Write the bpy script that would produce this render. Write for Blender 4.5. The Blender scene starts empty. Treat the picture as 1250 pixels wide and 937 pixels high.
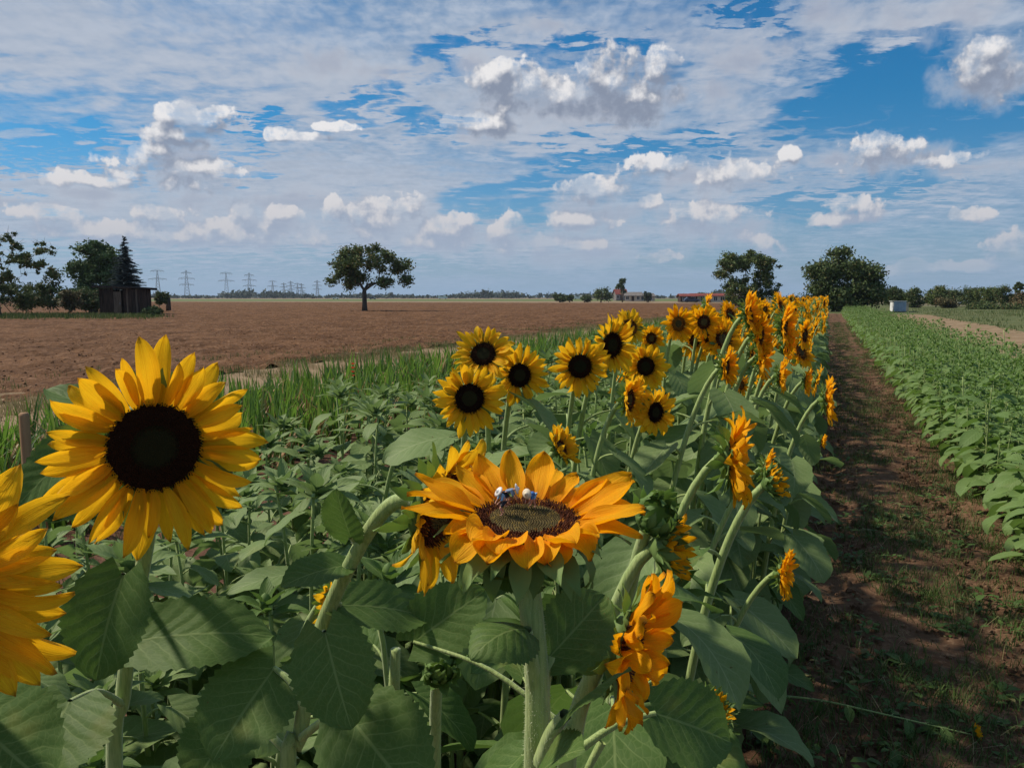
import bpy, math, random
import numpy as np
from mathutils import Vector, Matrix
R = math.radians
rnd = random.Random(7)
SC = bpy.context.scene
COL = SC.collection

# ------------------------------------------------------------------ camera
FPX, CX, CY = 960.0, 625.0, 468.5          # focal length and centre in pixels of the 1250x937 photograph
CAMH, YAW, PITCH = 1.5, R(21.84), R(6.3)    # rows run along +Y, the camera looks 22 degrees left of them
camd = bpy.data.cameras.new('camera')
camd.sensor_width = 36.0
camd.lens = FPX / 1250.0 * 36.0
camd.clip_start, camd.clip_end = 0.02, 20000.0
cam = bpy.data.objects.new('camera', camd)
COL.objects.link(cam)
cam.location = (0, 0, CAMH)
cam.rotation_euler = (R(90) - PITCH, 0, YAW)
SC.camera = cam
FH = Vector((-math.sin(YAW), math.cos(YAW), 0))       # horizontal forward
RT = Vector((math.cos(YAW), math.sin(YAW), 0))        # right
UPV = Vector((0, 0, 1))
FW = FH * math.cos(PITCH) - UPV * math.sin(PITCH)
UPC = FH * math.sin(PITCH) + UPV * math.cos(PITCH)
CAM = Vector((0, 0, CAMH))

def ray(px, py):
    return FW + RT * ((px - CX) / FPX) + UPC * (-(py - CY) / FPX)
def at(px, py, d):
    return CAM + ray(px, py) * d
def on_ground(px, py, z=0.0):
    r = ray(px, py)
    return CAM + r * ((z - CAMH) / r.z)
def at_depth_ground(px, d):
    """ground point under column px at horizontal camera depth d"""
    p = CAM + (FH + RT * ((px - CX) / FPX)) * d
    return Vector((p.x, p.y, 0))
def face_dir(yaw, tilt):
    """unit vector: yaw 0 faces the camera, +90 faces picture right; tilt upwards"""
    y, t = R(yaw), R(tilt)
    h = FH * -math.cos(y) + RT * math.sin(y)
    return (h * math.cos(t) + UPV * math.sin(t)).normalized()

# ------------------------------------------------------------------ sun, exposure
SUN_LEFT, SUN_EL = 92.0, 49.0      # degrees left of the rows (+Y), elevation
sun_h = Vector((-math.sin(R(SUN_LEFT)), math.cos(R(SUN_LEFT)), 0))
sun_dir = (sun_h * math.cos(R(SUN_EL)) + UPV * math.sin(R(SUN_EL))).normalized()
sl = bpy.data.lights.new('sun', 'SUN')
sl.energy, sl.angle, sl.color = 5.0, R(3.5), (1.0, 0.90, 0.76)
so = bpy.data.objects.new('sun', sl)
COL.objects.link(so)
so.rotation_euler = (-sun_dir).to_track_quat('-Z', 'Y').to_euler()
so.location = (0, 0, 50)
vs = SC.view_settings
vs.view_transform, vs.look, vs.exposure, vs.gamma = 'Standard', 'None', 0.0, 1.0
vs.use_curve_mapping = False
SC.cycles.max_bounces = 6
SC.cycles.diffuse_bounces = 3
SC.cycles.glossy_bounces = 2
SC.cycles.transmission_bounces = 4
SC.cycles.transparent_max_bounces = 4
SC.cycles.volume_bounces = 0
SC.cycles.caustics_reflective = False
SC.cycles.caustics_refractive = False
SC.cycles.use_denoising = True

# ------------------------------------------------------------------ node helpers
class NT:
    def __init__(s, tree):
        s.t = tree; s.n = tree.nodes; s.l = tree.links
    def new(s, typ, **kw):
        n = s.n.new(typ)
        for k, v in kw.items(): setattr(n, k, v)
        return n
    def put(s, sock, v):
        if v is None: return
        if isinstance(v, bpy.types.NodeSocket): s.l.new(v, sock)
        elif isinstance(v, (tuple, list)) and sock.type == 'RGBA' and len(v) == 3: sock.default_value = (*v, 1)
        else: sock.default_value = v
    def math(s, op, a, b=None, c=None, clamp=False):
        n = s.new('ShaderNodeMath', operation=op, use_clamp=clamp)
        for i, v in enumerate((a, b, c)): s.put(n.inputs[i], v)
        return n.outputs[0]
    def vmath(s, op, a, b=None, c=None):
        n = s.new('ShaderNodeVectorMath', operation=op)
        for i, v in enumerate((a, b, c)):
            if v is not None: s.put(n.inputs[i], v)
        return n.outputs['Value'] if op in ('LENGTH', 'DOT_PRODUCT', 'DISTANCE') else n.outputs[0]
    def ramp(s, v, lo, hi, a=0.0, b=1.0, smooth=True):
        n = s.new('ShaderNodeMapRange', interpolation_type='SMOOTHSTEP' if smooth else 'LINEAR')
        for i, q in enumerate((v, lo, hi, a, b)): s.put(n.inputs[i], q)
        return n.outputs[0]
    def mix(s, f, a, b, mode='MIX'):
        n = s.new('ShaderNodeMix', data_type='RGBA', blend_type=mode)
        s.put(n.inputs[0], f); s.put(n.inputs[6], a); s.put(n.inputs[7], b)
        return n.outputs[2]
    def noise(s, vec, scale, detail=4, rough=0.5, dist=0.0, dim='3D'):
        n = s.new('ShaderNodeTexNoise', noise_dimensions=dim)
        if vec is not None: s.put(n.inputs['Vector'], vec)
        n.inputs['Scale'].default_value = scale
        n.inputs['Detail'].default_value = detail
        n.inputs['Roughness'].default_value = rough
        n.inputs['Distortion'].default_value = dist
        return n.outputs['Fac']
    def comb(s, x, y, z):
        n = s.new('ShaderNodeCombineXYZ')
        for i, v in enumerate((x, y, z)): s.put(n.inputs[i], v)
        return n.outputs[0]
    def sep(s, v):
        n = s.new('ShaderNodeSeparateXYZ'); s.put(n.inputs[0], v)
        return n.outputs

# ------------------------------------------------------------------ world: sky with cloud layers
def azel(px, py):
    r = ray(px, py).normalized()
    x, y = r.dot(RT), r.dot(FH)
    return math.degrees(math.atan2(x, y)), math.degrees(math.asin(r.z))

# heaped clouds: centre and half size in photo pixels, turned into directions on the sky
CUMULUS = [
 (150,284,130,13),(300,288,110,15),(500,294,120,12),(636,296,60,9),
 (608,98,32,26),(650,112,52,26),(690,120,54,24),(742,98,42,40),(770,122,52,26),(804,86,22,22),
 (237,146,46,17),(196,184,34,13),(225,203,48,14),(214,166,36,20),(182,198,40,15),(250,222,52,13),(120,222,60,9),(160,214,34,7),(262,216,32,11),
 (345,164,20,8),(372,168,30,6),(410,155,24,6),(590,153,40,15),
 (1205,84,46,34),(1070,188,44,20),(1130,196,44,10),(1040,252,26,14),(1035,266,40,9),(1185,262,24,9),
 (800,203,44,13),(895,214,46,20),(728,236,42,16),(712,268,42,12),(795,248,18,8),(967,190,12,9),
 (299,262,15,24),(342,262,24,12),(322,276,34,9),(466,268,40,26),(436,282,34,18),(500,256,17,15),
 (546,282,40,17),(562,268,22,11),(622,284,30,18),(412,262,11,18),(708,300,24,10),(872,266,52,20),(880,286,36,12),
 (384,293,30,10),(205,262,34,11),(262,276,24,9),(60,262,40,10),(120,284,50,9),(230,292,50,9),(1238,308,36,20),(1180,324,40,8),(1115,328,26,9),
 (930,300,22,14),(640,306,60,7),(806,314,22,7)]
SOFT = [(690,128,150,40),(590,160,60,20),(225,200,90,30),(330,275,110,26),(480,280,110,26),(1090,196,110,22),(870,214,110,24),(740,260,90,28),(880,280,80,26),(1215,95,60,36),(600,292,80,20),(905,72,62,38),(960,62,40,24),(390,78,40,26),(470,88,70,18),(575,80,24,20),(870,110,60,28),
 (1190,205,62,13),(1020,196,40,12),(40,248,110,12),(120,238,90,10),(520,290,110,22),(330,250,200,22),(640,298,110,18),(700,312,120,16),
 (1010,18,60,28),(1150,18,80,34),(680,30,50,14)]
# clear blue openings in the high veil
GAPS = [(85,178,120,20),(20,205,80,9),(1050,105,100,38),(960,145,70,22),(1120,160,80,26),(570,148,30,14),(470,140,60,14),
 (620,245,38,30),(1100,210,80,14),(700,190,60,12),(1000,250,90,16),(40,247,26,10),(1140,60,60,20),(860,20,60,8),(620,70,60,16),(330,200,60,10),(700,60,40,14),(530,110,40,14),(900,60,30,14),(830,170,40,9),(300,150,40,8)]

# places where the veil thickens to milky white
MILK = [(330,290,360,22),(120,60,330,75),(420,120,180,60),(150,245,230,48),(400,225,230,34),(540,262,120,40),(680,160,150,40),(880,150,130,46),(820,60,200,46),(1000,232,260,26),(1080,20,200,28),(700,60,120,30)]
def blob_chain(nt, p, blobs):
    """distance to the nearest ellipse of the list, 1 on its rim"""
    cur = None
    for (px, py, rx, ry) in blobs:
        a, e = azel(px, py)
        ax, _ = azel(px + rx, py); _, ey = azel(px, py - ry)
        sx, sy = 1 / max(0.2, abs(ax - a)), 1 / max(0.2, abs(ey - e))
        L = nt.vmath('LENGTH', nt.vmath('MULTIPLY_ADD', p, (sx, sy, 0), (-a * sx, -e * sy, 0)))
        cur = L if cur is None else nt.math('MINIMUM', cur, L)
    return cur

def cumulus_group():
    g = bpy.data.node_groups.new('heaped_cloud_density', 'ShaderNodeTree')
    g.interface.new_socket('Vector', in_out='INPUT', socket_type='NodeSocketVector')
    g.interface.new_socket('Density', in_out='OUTPUT', socket_type='NodeSocketFloat')
    nt = NT(g)
    gi, go = nt.new('NodeGroupInput'), nt.new('NodeGroupOutput')
    p = gi.outputs[0]
    d = blob_chain(nt, p, CUMULUS)
    n1 = nt.noise(p, 0.40, 7, 0.56, dim='2D')
    vn = nt.new('ShaderNodeTexVoronoi', feature='F1', voronoi_dimensions='2D')
    nt.put(vn.inputs['Vector'], nt.vmath('MULTIPLY_ADD', nt.comb(n1, nt.math('SUBTRACT', 1.0, n1), 0.0), (0.9, 0.9, 0), p))
    vn.inputs['Scale'].default_value = 0.62
    vn.inputs['Detail'].default_value = 3.0
    vn.inputs['Roughness'].default_value = 0.5
    dens = nt.math('SUBTRACT', 1.52, d)
    dens = nt.math('MAXIMUM', dens, -1.5)
    dens = nt.math('MULTIPLY_ADD', nt.math('SUBTRACT', n1, 0.5), 1.6, dens)
    dens = nt.math('MULTIPLY_ADD', nt.math('SUBTRACT', 0.40, vn.outputs['Distance']), 0.55, dens)
    n2 = nt.noise(p, 1.1, 5, 0.55, dim='2D')
    amp = nt.ramp(nt.sep(p)[1], 7.0, 15.0, 1.35, 0.55)
    dens = nt.math('MULTIPLY_ADD', nt.math('SUBTRACT', n2, 0.5), amp, dens)
    nt.l.new(dens, go.inputs[0])
    return g

def build_world():
    w = bpy.data.worlds.new('World'); SC.world = w; w.use_nodes = True
    nt = NT(w.node_tree); nt.n.clear()
    out = nt.new('ShaderNodeOutputWorld'); bg = nt.new('ShaderNodeBackground')
    bg.inputs['Strength'].default_value = 0.085
    nt.l.new(bg.outputs[0], out.inputs[0])
    sky = nt.new('ShaderNodeTexSky', sky_type='NISHITA', sun_disc=False)
    sky.sun_elevation = R(SUN_EL); sky.sun_rotation = R(-SUN_LEFT)
    sky.air_density, sky.dust_density, sky.ozone_density = 1.2, 0.6, 2.5
    tc = nt.new('ShaderNodeTexCoord')
    d = tc.outputs['Generated']
    x = nt.vmath('DOT_PRODUCT', d, tuple(RT)); y = nt.vmath('DOT_PRODUCT', d, tuple(FH)); z = nt.sep(d)[2]
    az = nt.math('MULTIPLY', nt.math('ARCTAN2', x, y), 57.2958)
    el = nt.math('MULTIPLY', nt.math('ARCSINE', z), 57.2958)
    P = nt.comb(az, el, 0.0)
    # clear sky, a little deeper and greener blue as in the photo
    base = nt.mix(1.0, sky.outputs[0], nt.mix(nt.ramp(el, 2.0, 14.0), (0.42, 0.72, 1.10), SKY_TINT), 'MULTIPLY')
    # high veil seen in perspective: coordinates on a flat layer
    zc = nt.math('MAXIMUM', nt.math('ADD', z, 0.09), 0.02)
    q = nt.comb(nt.math('DIVIDE', x, zc), nt.math('DIVIDE', y, zc), 0.0)
    n_big = nt.noise(q, 0.9, 4, 0.55, 0.0, '2D')
    n_fine = nt.noise(nt.vmath('MULTIPLY', q, (1.0, 1.5, 1.0)), 5.0, 5, 0.58, 0.15, '2D')
    n_rip = nt.noise(nt.vmath('MULTIPLY', q, (1.6, 1.0, 1.0)), 15.0, 3, 0.5, 0.2, '2D')
    warp = nt.vmath('SCALE', nt.vmath('SUBTRACT', nt.comb(n_big, n_fine, 0.5), (0.5, 0.5, 0.5)), None)
    wn = warp.node; wn.inputs['Scale'].default_value = 14.0
    Pw = nt.vmath('ADD', P, nt.vmath('MULTIPLY', warp, (1.6, 0.5, 0)))
    gap = nt.ramp(blob_chain(nt, Pw, GAPS), 0.45, 1.6, 1.0, 0.0)
    veil = nt.math('MULTIPLY_ADD', nt.math('SUBTRACT', n_big, 0.5), 1.5, 0.56)
    veil = nt.math('MULTIPLY_ADD', nt.math('SUBTRACT', n_fine, 0.5), nt.ramp(el, 4.0, 16.0, 0.5, 1.1), veil)
    veil = nt.math('MULTIPLY_ADD', nt.math('SUBTRACT', n_rip, 0.5), nt.ramp(el, 6.0, 20.0, 0.15, 0.7), veil)
    milk = nt.ramp(blob_chain(nt, Pw, MILK), 0.35, 1.5, 1.0, 0.0)
    veil = nt.math('MULTIPLY_ADD', milk, 0.42, veil)
    veil = nt.math('MULTIPLY_ADD', gap, -1.15, veil)
    # the right half of the sky is more open
    veil = nt.math('SUBTRACT', veil, nt.ramp(az, -8.0, 28.0, 0.0, 0.20))
    veil_a = nt.ramp(veil, -0.35, 1.10, 0.0, 0.95)
    shade = nt.ramp(nt.math('MULTIPLY_ADD', n_rip, 0.4, n_fine), 0.35, 1.0)
    veil_c = nt.mix(shade, (3.0, 4.1, 5.7), (5.3, 6.1, 7.4))
    veil_c = nt.mix(nt.math('MULTIPLY', milk, 0.5), veil_c, (6.0, 6.3, 7.1))
    c = nt.mix(veil_a, base, veil_c)
    # soft grey clouds
    nz = nt.noise(P, 0.35, 5, 0.6, dim='2D')
    sd = nt.math('MULTIPLY_ADD', nt.math('SUBTRACT', nz, 0.5), 2.6, nt.math('SUBTRACT', 1.35, blob_chain(nt, P, SOFT)))
    sa = nt.ramp(sd, 0.0, 1.3, 0.0, 0.8)
    c = nt.mix(sa, c, nt.mix(nt.ramp(sd, 0.2, 1.6), (6.2, 6.6, 7.4), (4.6, 5.0, 6.1)))
    # heaped clouds, lit from above: the same density sampled a little nearer the light
    grp = cumulus_group()
    g1 = nt.new('ShaderNodeGroup'); g1.node_tree = grp; nt.l.new(P, g1.inputs[0])
    g2 = nt.new('ShaderNodeGroup'); g2.node_tree = grp
    nt.l.new(nt.vmath('ADD', P, (-0.32, 0.80, 0.0)), g2.inputs[0])
    d1, d2 = g1.outputs[0], g2.outputs[0]
    lit = nt.ramp(nt.math('SUBTRACT', d1, d2), -0.12, 0.95)
    ca = nt.math('DIVIDE', nt.math('ADD', d1, 0.06), nt.math('MULTIPLY_ADD', lit, -0.50, 0.80))
    ca = nt.math('MULTIPLY', nt.ramp(ca, 0.0, 1.0, 0.0, 0.96), nt.math('MULTIPLY', nt.ramp(el, 0.5, 5.0, 0.6, 1.0), nt.ramp(nz, 0.38, 0.56, 0.35, 1.0)))
    warmc = nt.ramp(el, 2.0, 12.0)
    hi = nt.mix(warmc, (7.4, 7.0, 7.1), (10.0, 9.8, 9.8))
    lo = nt.mix(warmc, (4.4, 5.0, 6.3), (2.8, 3.3, 4.4))
    c = nt.mix(ca, c, nt.mix(lit, lo, hi))
    # air near the horizon
    hz = nt.math('MULTIPLY', nt.math('POWER', 2.718, nt.math('MULTIPLY', nt.math('MAXIMUM', el, 0.0), -0.36)), 0.95)
    c = nt.mix(hz, c, (3.1, 4.6, 6.6))
    nt.l.new(c, bg.inputs['Color'])
    return w
SKY_TINT = (0.13, 0.66, 1.02)
build_world()
SC.world.cycles.sampling_method = 'MANUAL'
SC.world.cycles.sample_map_resolution = 256
# ------------------------------------------------------------------ mesh building
def vnoise(x, y, seed=0):
    """value noise on numpy arrays, 0..1"""
    xi, yi = np.floor(x).astype(np.int64), np.floor(y).astype(np.int64)
    xf, yf = x - xi, y - yi
    xf, yf = xf * xf * (3 - 2 * xf), yf * yf * (3 - 2 * yf)
    def h(a, b):
        n = (a * 374761393 + b * 668265263 + seed * 1442695041) & 0xffffffff
        n = ((n ^ (n >> 13)) * 1274126177) & 0xffffffff
        return ((n ^ (n >> 16)) & 0xffff) / 65535.0
    return (h(xi, yi) * (1 - xf) + h(xi + 1, yi) * xf) * (1 - yf) + (h(xi, yi + 1) * (1 - xf) + h(xi + 1, yi + 1) * xf) * yf
def fbm(x, y, oct=4, seed=0, gain=0.5):
    s, a, t = 0, 1.0, 0
    for k in range(oct):
        s = s + a * vnoise(x * 2 ** k, y * 2 ** k, seed + k); t += a; a *= gain
    return s / t

class Geo:
    """collects vertices, faces, material slots and one uv per vertex; builds one mesh"""
    def __init__(s): s.v = []; s.f = []; s.m = []; s.uv = []; s.nv = 0
    def add(s, V, F, mat=0, uv=None):
        V = np.asarray(V, dtype=np.float32).reshape(-1, 3)
        n = s.nv
        s.v.append(V); s.nv += len(V)
        s.f.extend([tuple(i + n for i in f) for f in F])
        s.m.extend([mat] * len(F))
        s.uv.append(np.zeros((len(V), 2), np.float32) + 0.5 if uv is None else np.asarray(uv, np.float32).reshape(-1, 2))
    def add_m(s, V, F, M, mat=0, uv=None):
        V = np.asarray(V, dtype=np.float64).reshape(-1, 3); M = np.array(M)
        s.add(V @ M[:3, :3].T + M[:3, 3], F, mat, uv)
    def data(s):
        V = np.concatenate(s.v) if s.v else np.zeros((0, 3), np.float32)
        UV = np.concatenate(s.uv) if s.uv else np.zeros((0, 2), np.float32)
        tot = np.array([len(f) for f in s.f], np.int32)
        lv = np.array([i for f in s.f for i in f], np.int32)
        return dict(v=V, lv=lv, tot=tot, m=np.array(s.m, np.int32), uv=UV)
    def mesh(s, name, mats, smooth=True):
        return mesh_from(name, s.data(), mats, smooth)
def mesh_from(name, D, mats, smooth=True):
    me = bpy.data.meshes.new(name)
    nv, nl, nf = len(D['v']), len(D['lv']), len(D['tot'])
    me.vertices.add(nv); me.vertices.foreach_set('co', np.ascontiguousarray(D['v'], np.float32).ravel())
    me.loops.add(nl); me.loops.foreach_set('vertex_index', D['lv'])
    me.polygons.add(nf)
    st = np.concatenate([[0], np.cumsum(D['tot'])[:-1]]).astype(np.int32) if nf else np.zeros(0, np.int32)
    me.polygons.foreach_set('loop_start', st)
    me.polygons.foreach_set('loop_total', D['tot'])
    me.polygons.foreach_set('material_index', D['m'])
    if smooth: me.polygons.foreach_set('use_smooth', np.ones(nf, bool))
    else: me.polygons.foreach_set('use_smooth', np.zeros(nf, bool))
    uvl = me.uv_layers.new(name='UVMap')
    uvl.data.foreach_set('uv', np.ascontiguousarray(D['uv'][D['lv']], np.float32).ravel())
    for m in (mats if isinstance(mats, (list, tuple)) else [mats]): me.materials.append(m)
    me.update(calc_edges=True); me.validate()
    return me
def merge(items):
    """items: (data, 4x4 matrix) -> one data block"""
    vs_, lv, tot, m, uv, n = [], [], [], [], [], 0
    for D, M in items:
        M = np.array(M)
        vs_.append(D['v'] @ M[:3, :3].T + M[:3, 3]); lv.append(D['lv'] + n); tot.append(D['tot']); m.append(D['m']); uv.append(D['uv'])
        n += len(D['v'])
    return dict(v=np.concatenate(vs_), lv=np.concatenate(lv).astype(np.int32), tot=np.concatenate(tot), m=np.concatenate(m), uv=np.concatenate(uv))

def obj(name, me, parent=None, loc=None):
    o = bpy.data.objects.new(name, me); COL.objects.link(o)
    if parent is not None: o.parent = parent
    if loc is not None: o.location = loc
    return o
def tag(o, label=None, cat=None, group=None, kind=None):
    if label: o['label'] = label
    if cat: o['category'] = cat
    if group: o['group'] = group
    if kind: o['kind'] = kind
    return o
def empty(name, loc=(0, 0, 0), rz=0.0):
    o = bpy.data.objects.new(name, None); COL.objects.link(o)
    o.location = loc; o.rotation_euler = (0, 0, rz); o.empty_display_size = 0.1
    return o
def copy_tree(o, parent=None):
    c = o.copy(); COL.objects.link(c)
    if parent is not None: c.parent = parent
    for ch in list(o.children): copy_tree(ch, c)
    return c

def mat4(X, Y, Z, T=(0, 0, 0)):
    return np.array([[X[0], Y[0], Z[0], T[0]], [X[1], Y[1], Z[1], T[1]], [X[2], Y[2], Z[2], T[2]], [0, 0, 0, 1.0]])
def frame_yz(d, n, T=(0, 0, 0)):
    """Y along d, Z as near n as possible"""
    d = Vector(d).normalized(); n = Vector(n)
    x = d.cross(n)
    if x.length < 1e-5: x = d.cross(Vector((1, 0.2, 0)))
    x.normalize(); z = x.cross(d)
    return mat4(x, d, z, T)
def frame_z(f, roll=0.0, T=(0, 0, 0)):
    f = Vector(f).normalized()
    u = Vector((0, 0, 1)) if abs(f.z) < 0.9 else FH.copy()
    x = u.cross(f).normalized(); y = f.cross(x)
    c, s_ = math.cos(roll), math.sin(roll)
    return mat4(x * c + y * s_, y * c - x * s_, f, T)
def trs(loc, rz=0.0, s=1.0, tilt=(0, 0)):
    return np.array(Matrix.Translation(loc) @ Matrix.Rotation(rz, 4, 'Z') @ Matrix.Rotation(tilt[0], 4, 'X') @ Matrix.Rotation(tilt[1], 4, 'Y') @ Matrix.Diagonal((s, s, s, 1)))

def bez(p0, p1, p2, p3, n):
    p0, p1, p2, p3 = map(Vector, (p0, p1, p2, p3))
    return [p0 * (1 - t) ** 3 + p1 * 3 * t * (1 - t) ** 2 + p2 * 3 * t * t * (1 - t) + p3 * t ** 3 for t in [i / n for i in range(n + 1)]]
def spline(pts, n):
    """Catmull-Rom through pts, n steps per span"""
    P = [Vector(p) for p in pts]; P = [P[0] * 2 - P[1]] + P + [P[-1] * 2 - P[-2]]
    out = []
    for i in range(1, len(P) - 2):
        a, b, c, d = P[i - 1:i + 3]
        for k in range(n):
            t = k / n
            out.append(0.5 * ((2 * b) + (c - a) * t + (2 * a - 5 * b + 4 * c - d) * t * t + (3 * b - a - 3 * c + d) * t ** 3))
    out.append(P[-2]); return out
def tube(g, pts, rad, n=6, mat=0, uv=(0.5, 0.0), caps=True, flute=0.0, vlen=False):
    pts = [Vector(p) for p in pts]; k = len(pts)
    if not hasattr(rad, '__len__'): rad = [rad] * k
    V, F, UVs = [], [], []
    x = None
    for i, p in enumerate(pts):
        t = (pts[min(i + 1, k - 1)] - pts[max(i - 1, 0)])
        t = t.normalized() if t.length > 1e-9 else Vector((0, 0, 1))
        if x is None:
            x = t.cross(Vector((0, 0, 1)) if abs(t.z) < 0.9 else Vector((1, 0, 0))).normalized()
        else:
            x = (x - t * x.dot(t)).normalized()
        y = t.cross(x)
        for j in range(n):
            a = 2 * math.pi * j / n
            r = rad[i] * (1 + (flute if j % 2 else -flute))
            V.append(p + x * (math.cos(a) * r) + y * (math.sin(a) * r))
            UVs.append((j / n, i / max(1, k - 1)) if vlen else uv)
    for i in range(k - 1):
        for j in range(n):
            a, b = i * n + j, i * n + (j + 1) % n
            F.append((a, b, b + n, a + n))
    if caps:
        F.append(tuple(reversed(range(n)))); F.append(tuple((k - 1) * n + j for j in range(n)))
    g.add([tuple(v) for v in V], F, mat, UVs)
def box(g, c, s, mat=0, M=None):
    x, y, z = [q / 2 for q in s]
    V = [(c[0] + a * x, c[1] + b * y, c[2] + d * z) for a, b, d in ((-1,-1,-1),(1,-1,-1),(1,1,-1),(-1,1,-1),(-1,-1,1),(1,-1,1),(1,1,1),(-1,1,1))]
    F = [(0,3,2,1),(4,5,6,7),(0,1,5,4),(1,2,6,5),(2,3,7,6),(3,0,4,7)]
    if M is None: g.add(V, F, mat)
    else: g.add_m(V, F, M, mat)
def lathe(g, prof, n=16, mat=0, M=None, uvs=False):
    V, F = [], []
    for (r, z) in prof:
        for j in range(n):
            a = 2 * math.pi * j / n
            V.append((r * math.cos(a), r * math.sin(a), z))
    for i in range(len(prof) - 1):
        for j in range(n):
            a, b = i * n + j, i * n + (j + 1) % n
            F.append((a, b, b + n, a + n))
    if M is None: g.add(V, F, mat)
    else: g.add_m(V, F, M, mat)

# ------------------------------------------------------------------ materials
def material(name, build, **kw):
    m = bpy.data.materials.new(name); m.use_nodes = True
    nt = NT(m.node_tree); nt.n.clear()
    out = nt.new('ShaderNodeOutputMaterial')
    sh = build(nt, **kw)
    nt.l.new(sh, out.inputs['Surface'])
    return m
def principled(nt, color, rough=0.6, spec=0.3, normal=None, **kw):
    b = nt.new('ShaderNodeBsdfPrincipled')
    nt.put(b.inputs['Base Color'], color); nt.put(b.inputs['Roughness'], rough)
    b.inputs['Specular IOR Level'].default_value = spec
    if normal is not None: nt.l.new(normal, b.inputs['Normal'])
    for k, v in kw.items(): nt.put(b.inputs[k], v)
    return b.outputs[0]
def bump(nt, h, strength=0.5, dist=0.01, normal=None):
    n = nt.new('ShaderNodeBump'); n.inputs['Strength'].default_value = strength; n.inputs['Distance'].default_value = dist
    nt.l.new(h, n.inputs['Height'])
    if normal is not None: nt.l.new(normal, n.inputs['Normal'])
    return n.outputs[0]
def add_translucent(nt, sh, color, fac, normal=None):
    t = nt.new('ShaderNodeBsdfTranslucent'); nt.put(t.inputs['Color'], color)
    if normal is not None: nt.l.new(normal, t.inputs['Normal'])
    m = nt.new('ShaderNodeMixShader'); m.inputs[0].default_value = fac
    nt.l.new(sh, m.inputs[1]); nt.l.new(t.outputs[0], m.inputs[2])
    return m.outputs[0]

def leaf_sh(nt, col=(0.056, 0.112, 0.026), col2=(0.090, 0.155, 0.036), vein=(0.22, 0.29, 0.10), under=(0.12, 0.17, 0.07), trans=(0.16, 0.30, 0.04), tf=0.30, veins=True, nscale=18.0):
    uv = nt.new('ShaderNodeTexCoord'); s = nt.sep(uv.outputs['UV'])
    oi = nt.new('ShaderNodeObjectInfo')
    n1 = nt.noise(uv.outputs['Object'], nscale, 4, 0.6)
    geo = nt.new('ShaderNodeNewGeometry')
    f = nt.math('ADD', nt.math('MULTIPLY', oi.outputs['Random'], 0.6), nt.math('MULTIPLY', geo.outputs['Random Per Island'], 0.4))
    c = nt.mix(f, col, col2)
    c = nt.mix(nt.ramp(n1, 0.35, 0.75, 0.0, 0.35), c, (col2[0] * 1.15, col2[1] * 1.1, col2[2] * 1.15))
    # worn, yellowing blotches
    nb = nt.noise(uv.outputs['Object'], nscale * 0.8, 2, 0.5)
    c = nt.mix(nt.ramp(nb, 0.62, 0.76, 0.0, 0.45), c, (0.20, 0.20, 0.05))
    ns = nt.noise(uv.outputs['Object'], nscale * 9, 2, 0.5)
    c = nt.mix(nt.ramp(ns, 0.735, 0.76, 0.0, 0.8), c, (0.10, 0.06, 0.02))
    nrm = None
    a = nt.math('MULTIPLY', nt.math('ABSOLUTE', nt.math('SUBTRACT', s[0], 0.5)), 2.0)
    if veins:
        v = nt.math('MULTIPLY_ADD', nt.math('SUBTRACT', nt.noise(uv.outputs['UV'], 5.0, 2, 0.5), 0.5), 0.09, s[1])
        mid = nt.ramp(a, 0.012, 0.045, 1.0, 0.0)
        fr = nt.math('FRACT', nt.math('MULTIPLY', nt.math('ADD', nt.math('SUBTRACT', v, nt.math('MULTIPLY', nt.math('POWER', a, 0.8), 0.34)), 0.40), 7.0))
        dist = nt.math('ABSOLUTE', nt.math('SUBTRACT', fr, 0.5))
        side = nt.math('MULTIPLY', nt.ramp(dist, 0.0, 0.09, 1.0, 0.0), nt.ramp(a, 0.2, 1.0, 0.75, 0.2))
        net = nt.new('ShaderNodeTexVoronoi', feature='DISTANCE_TO_EDGE'); nt.l.new(uv.outputs['UV'], net.inputs['Vector']); net.inputs['Scale'].default_value = 16.0
        nf = nt.ramp(net.outputs[0], 0.0, 0.10, 0.28, 0.0)
        vv = nt.math('MAXIMUM', nt.math('MAXIMUM', mid, side), nf)
        c = nt.mix(nt.math('MULTIPLY', vv, 0.68), c, vein)
        hh = nt.math('MULTIPLY_ADD', nt.ramp(dist, 0.0, 0.5, 0.0, 1.0), 1.0, nt.ramp(net.outputs[0], 0.0, 0.25, 0.0, 0.15))
        nrm = bump(nt, hh, 0.16, 0.003)
    c2 = nt.mix(geo.outputs['Backfacing'], c, nt.mix(0.6, c, under))
    sh = principled(nt, c2, 0.58, 0.16, nrm)
    return add_translucent(nt, sh, nt.mix(0.5, c, trans), tf, nrm)

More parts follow.
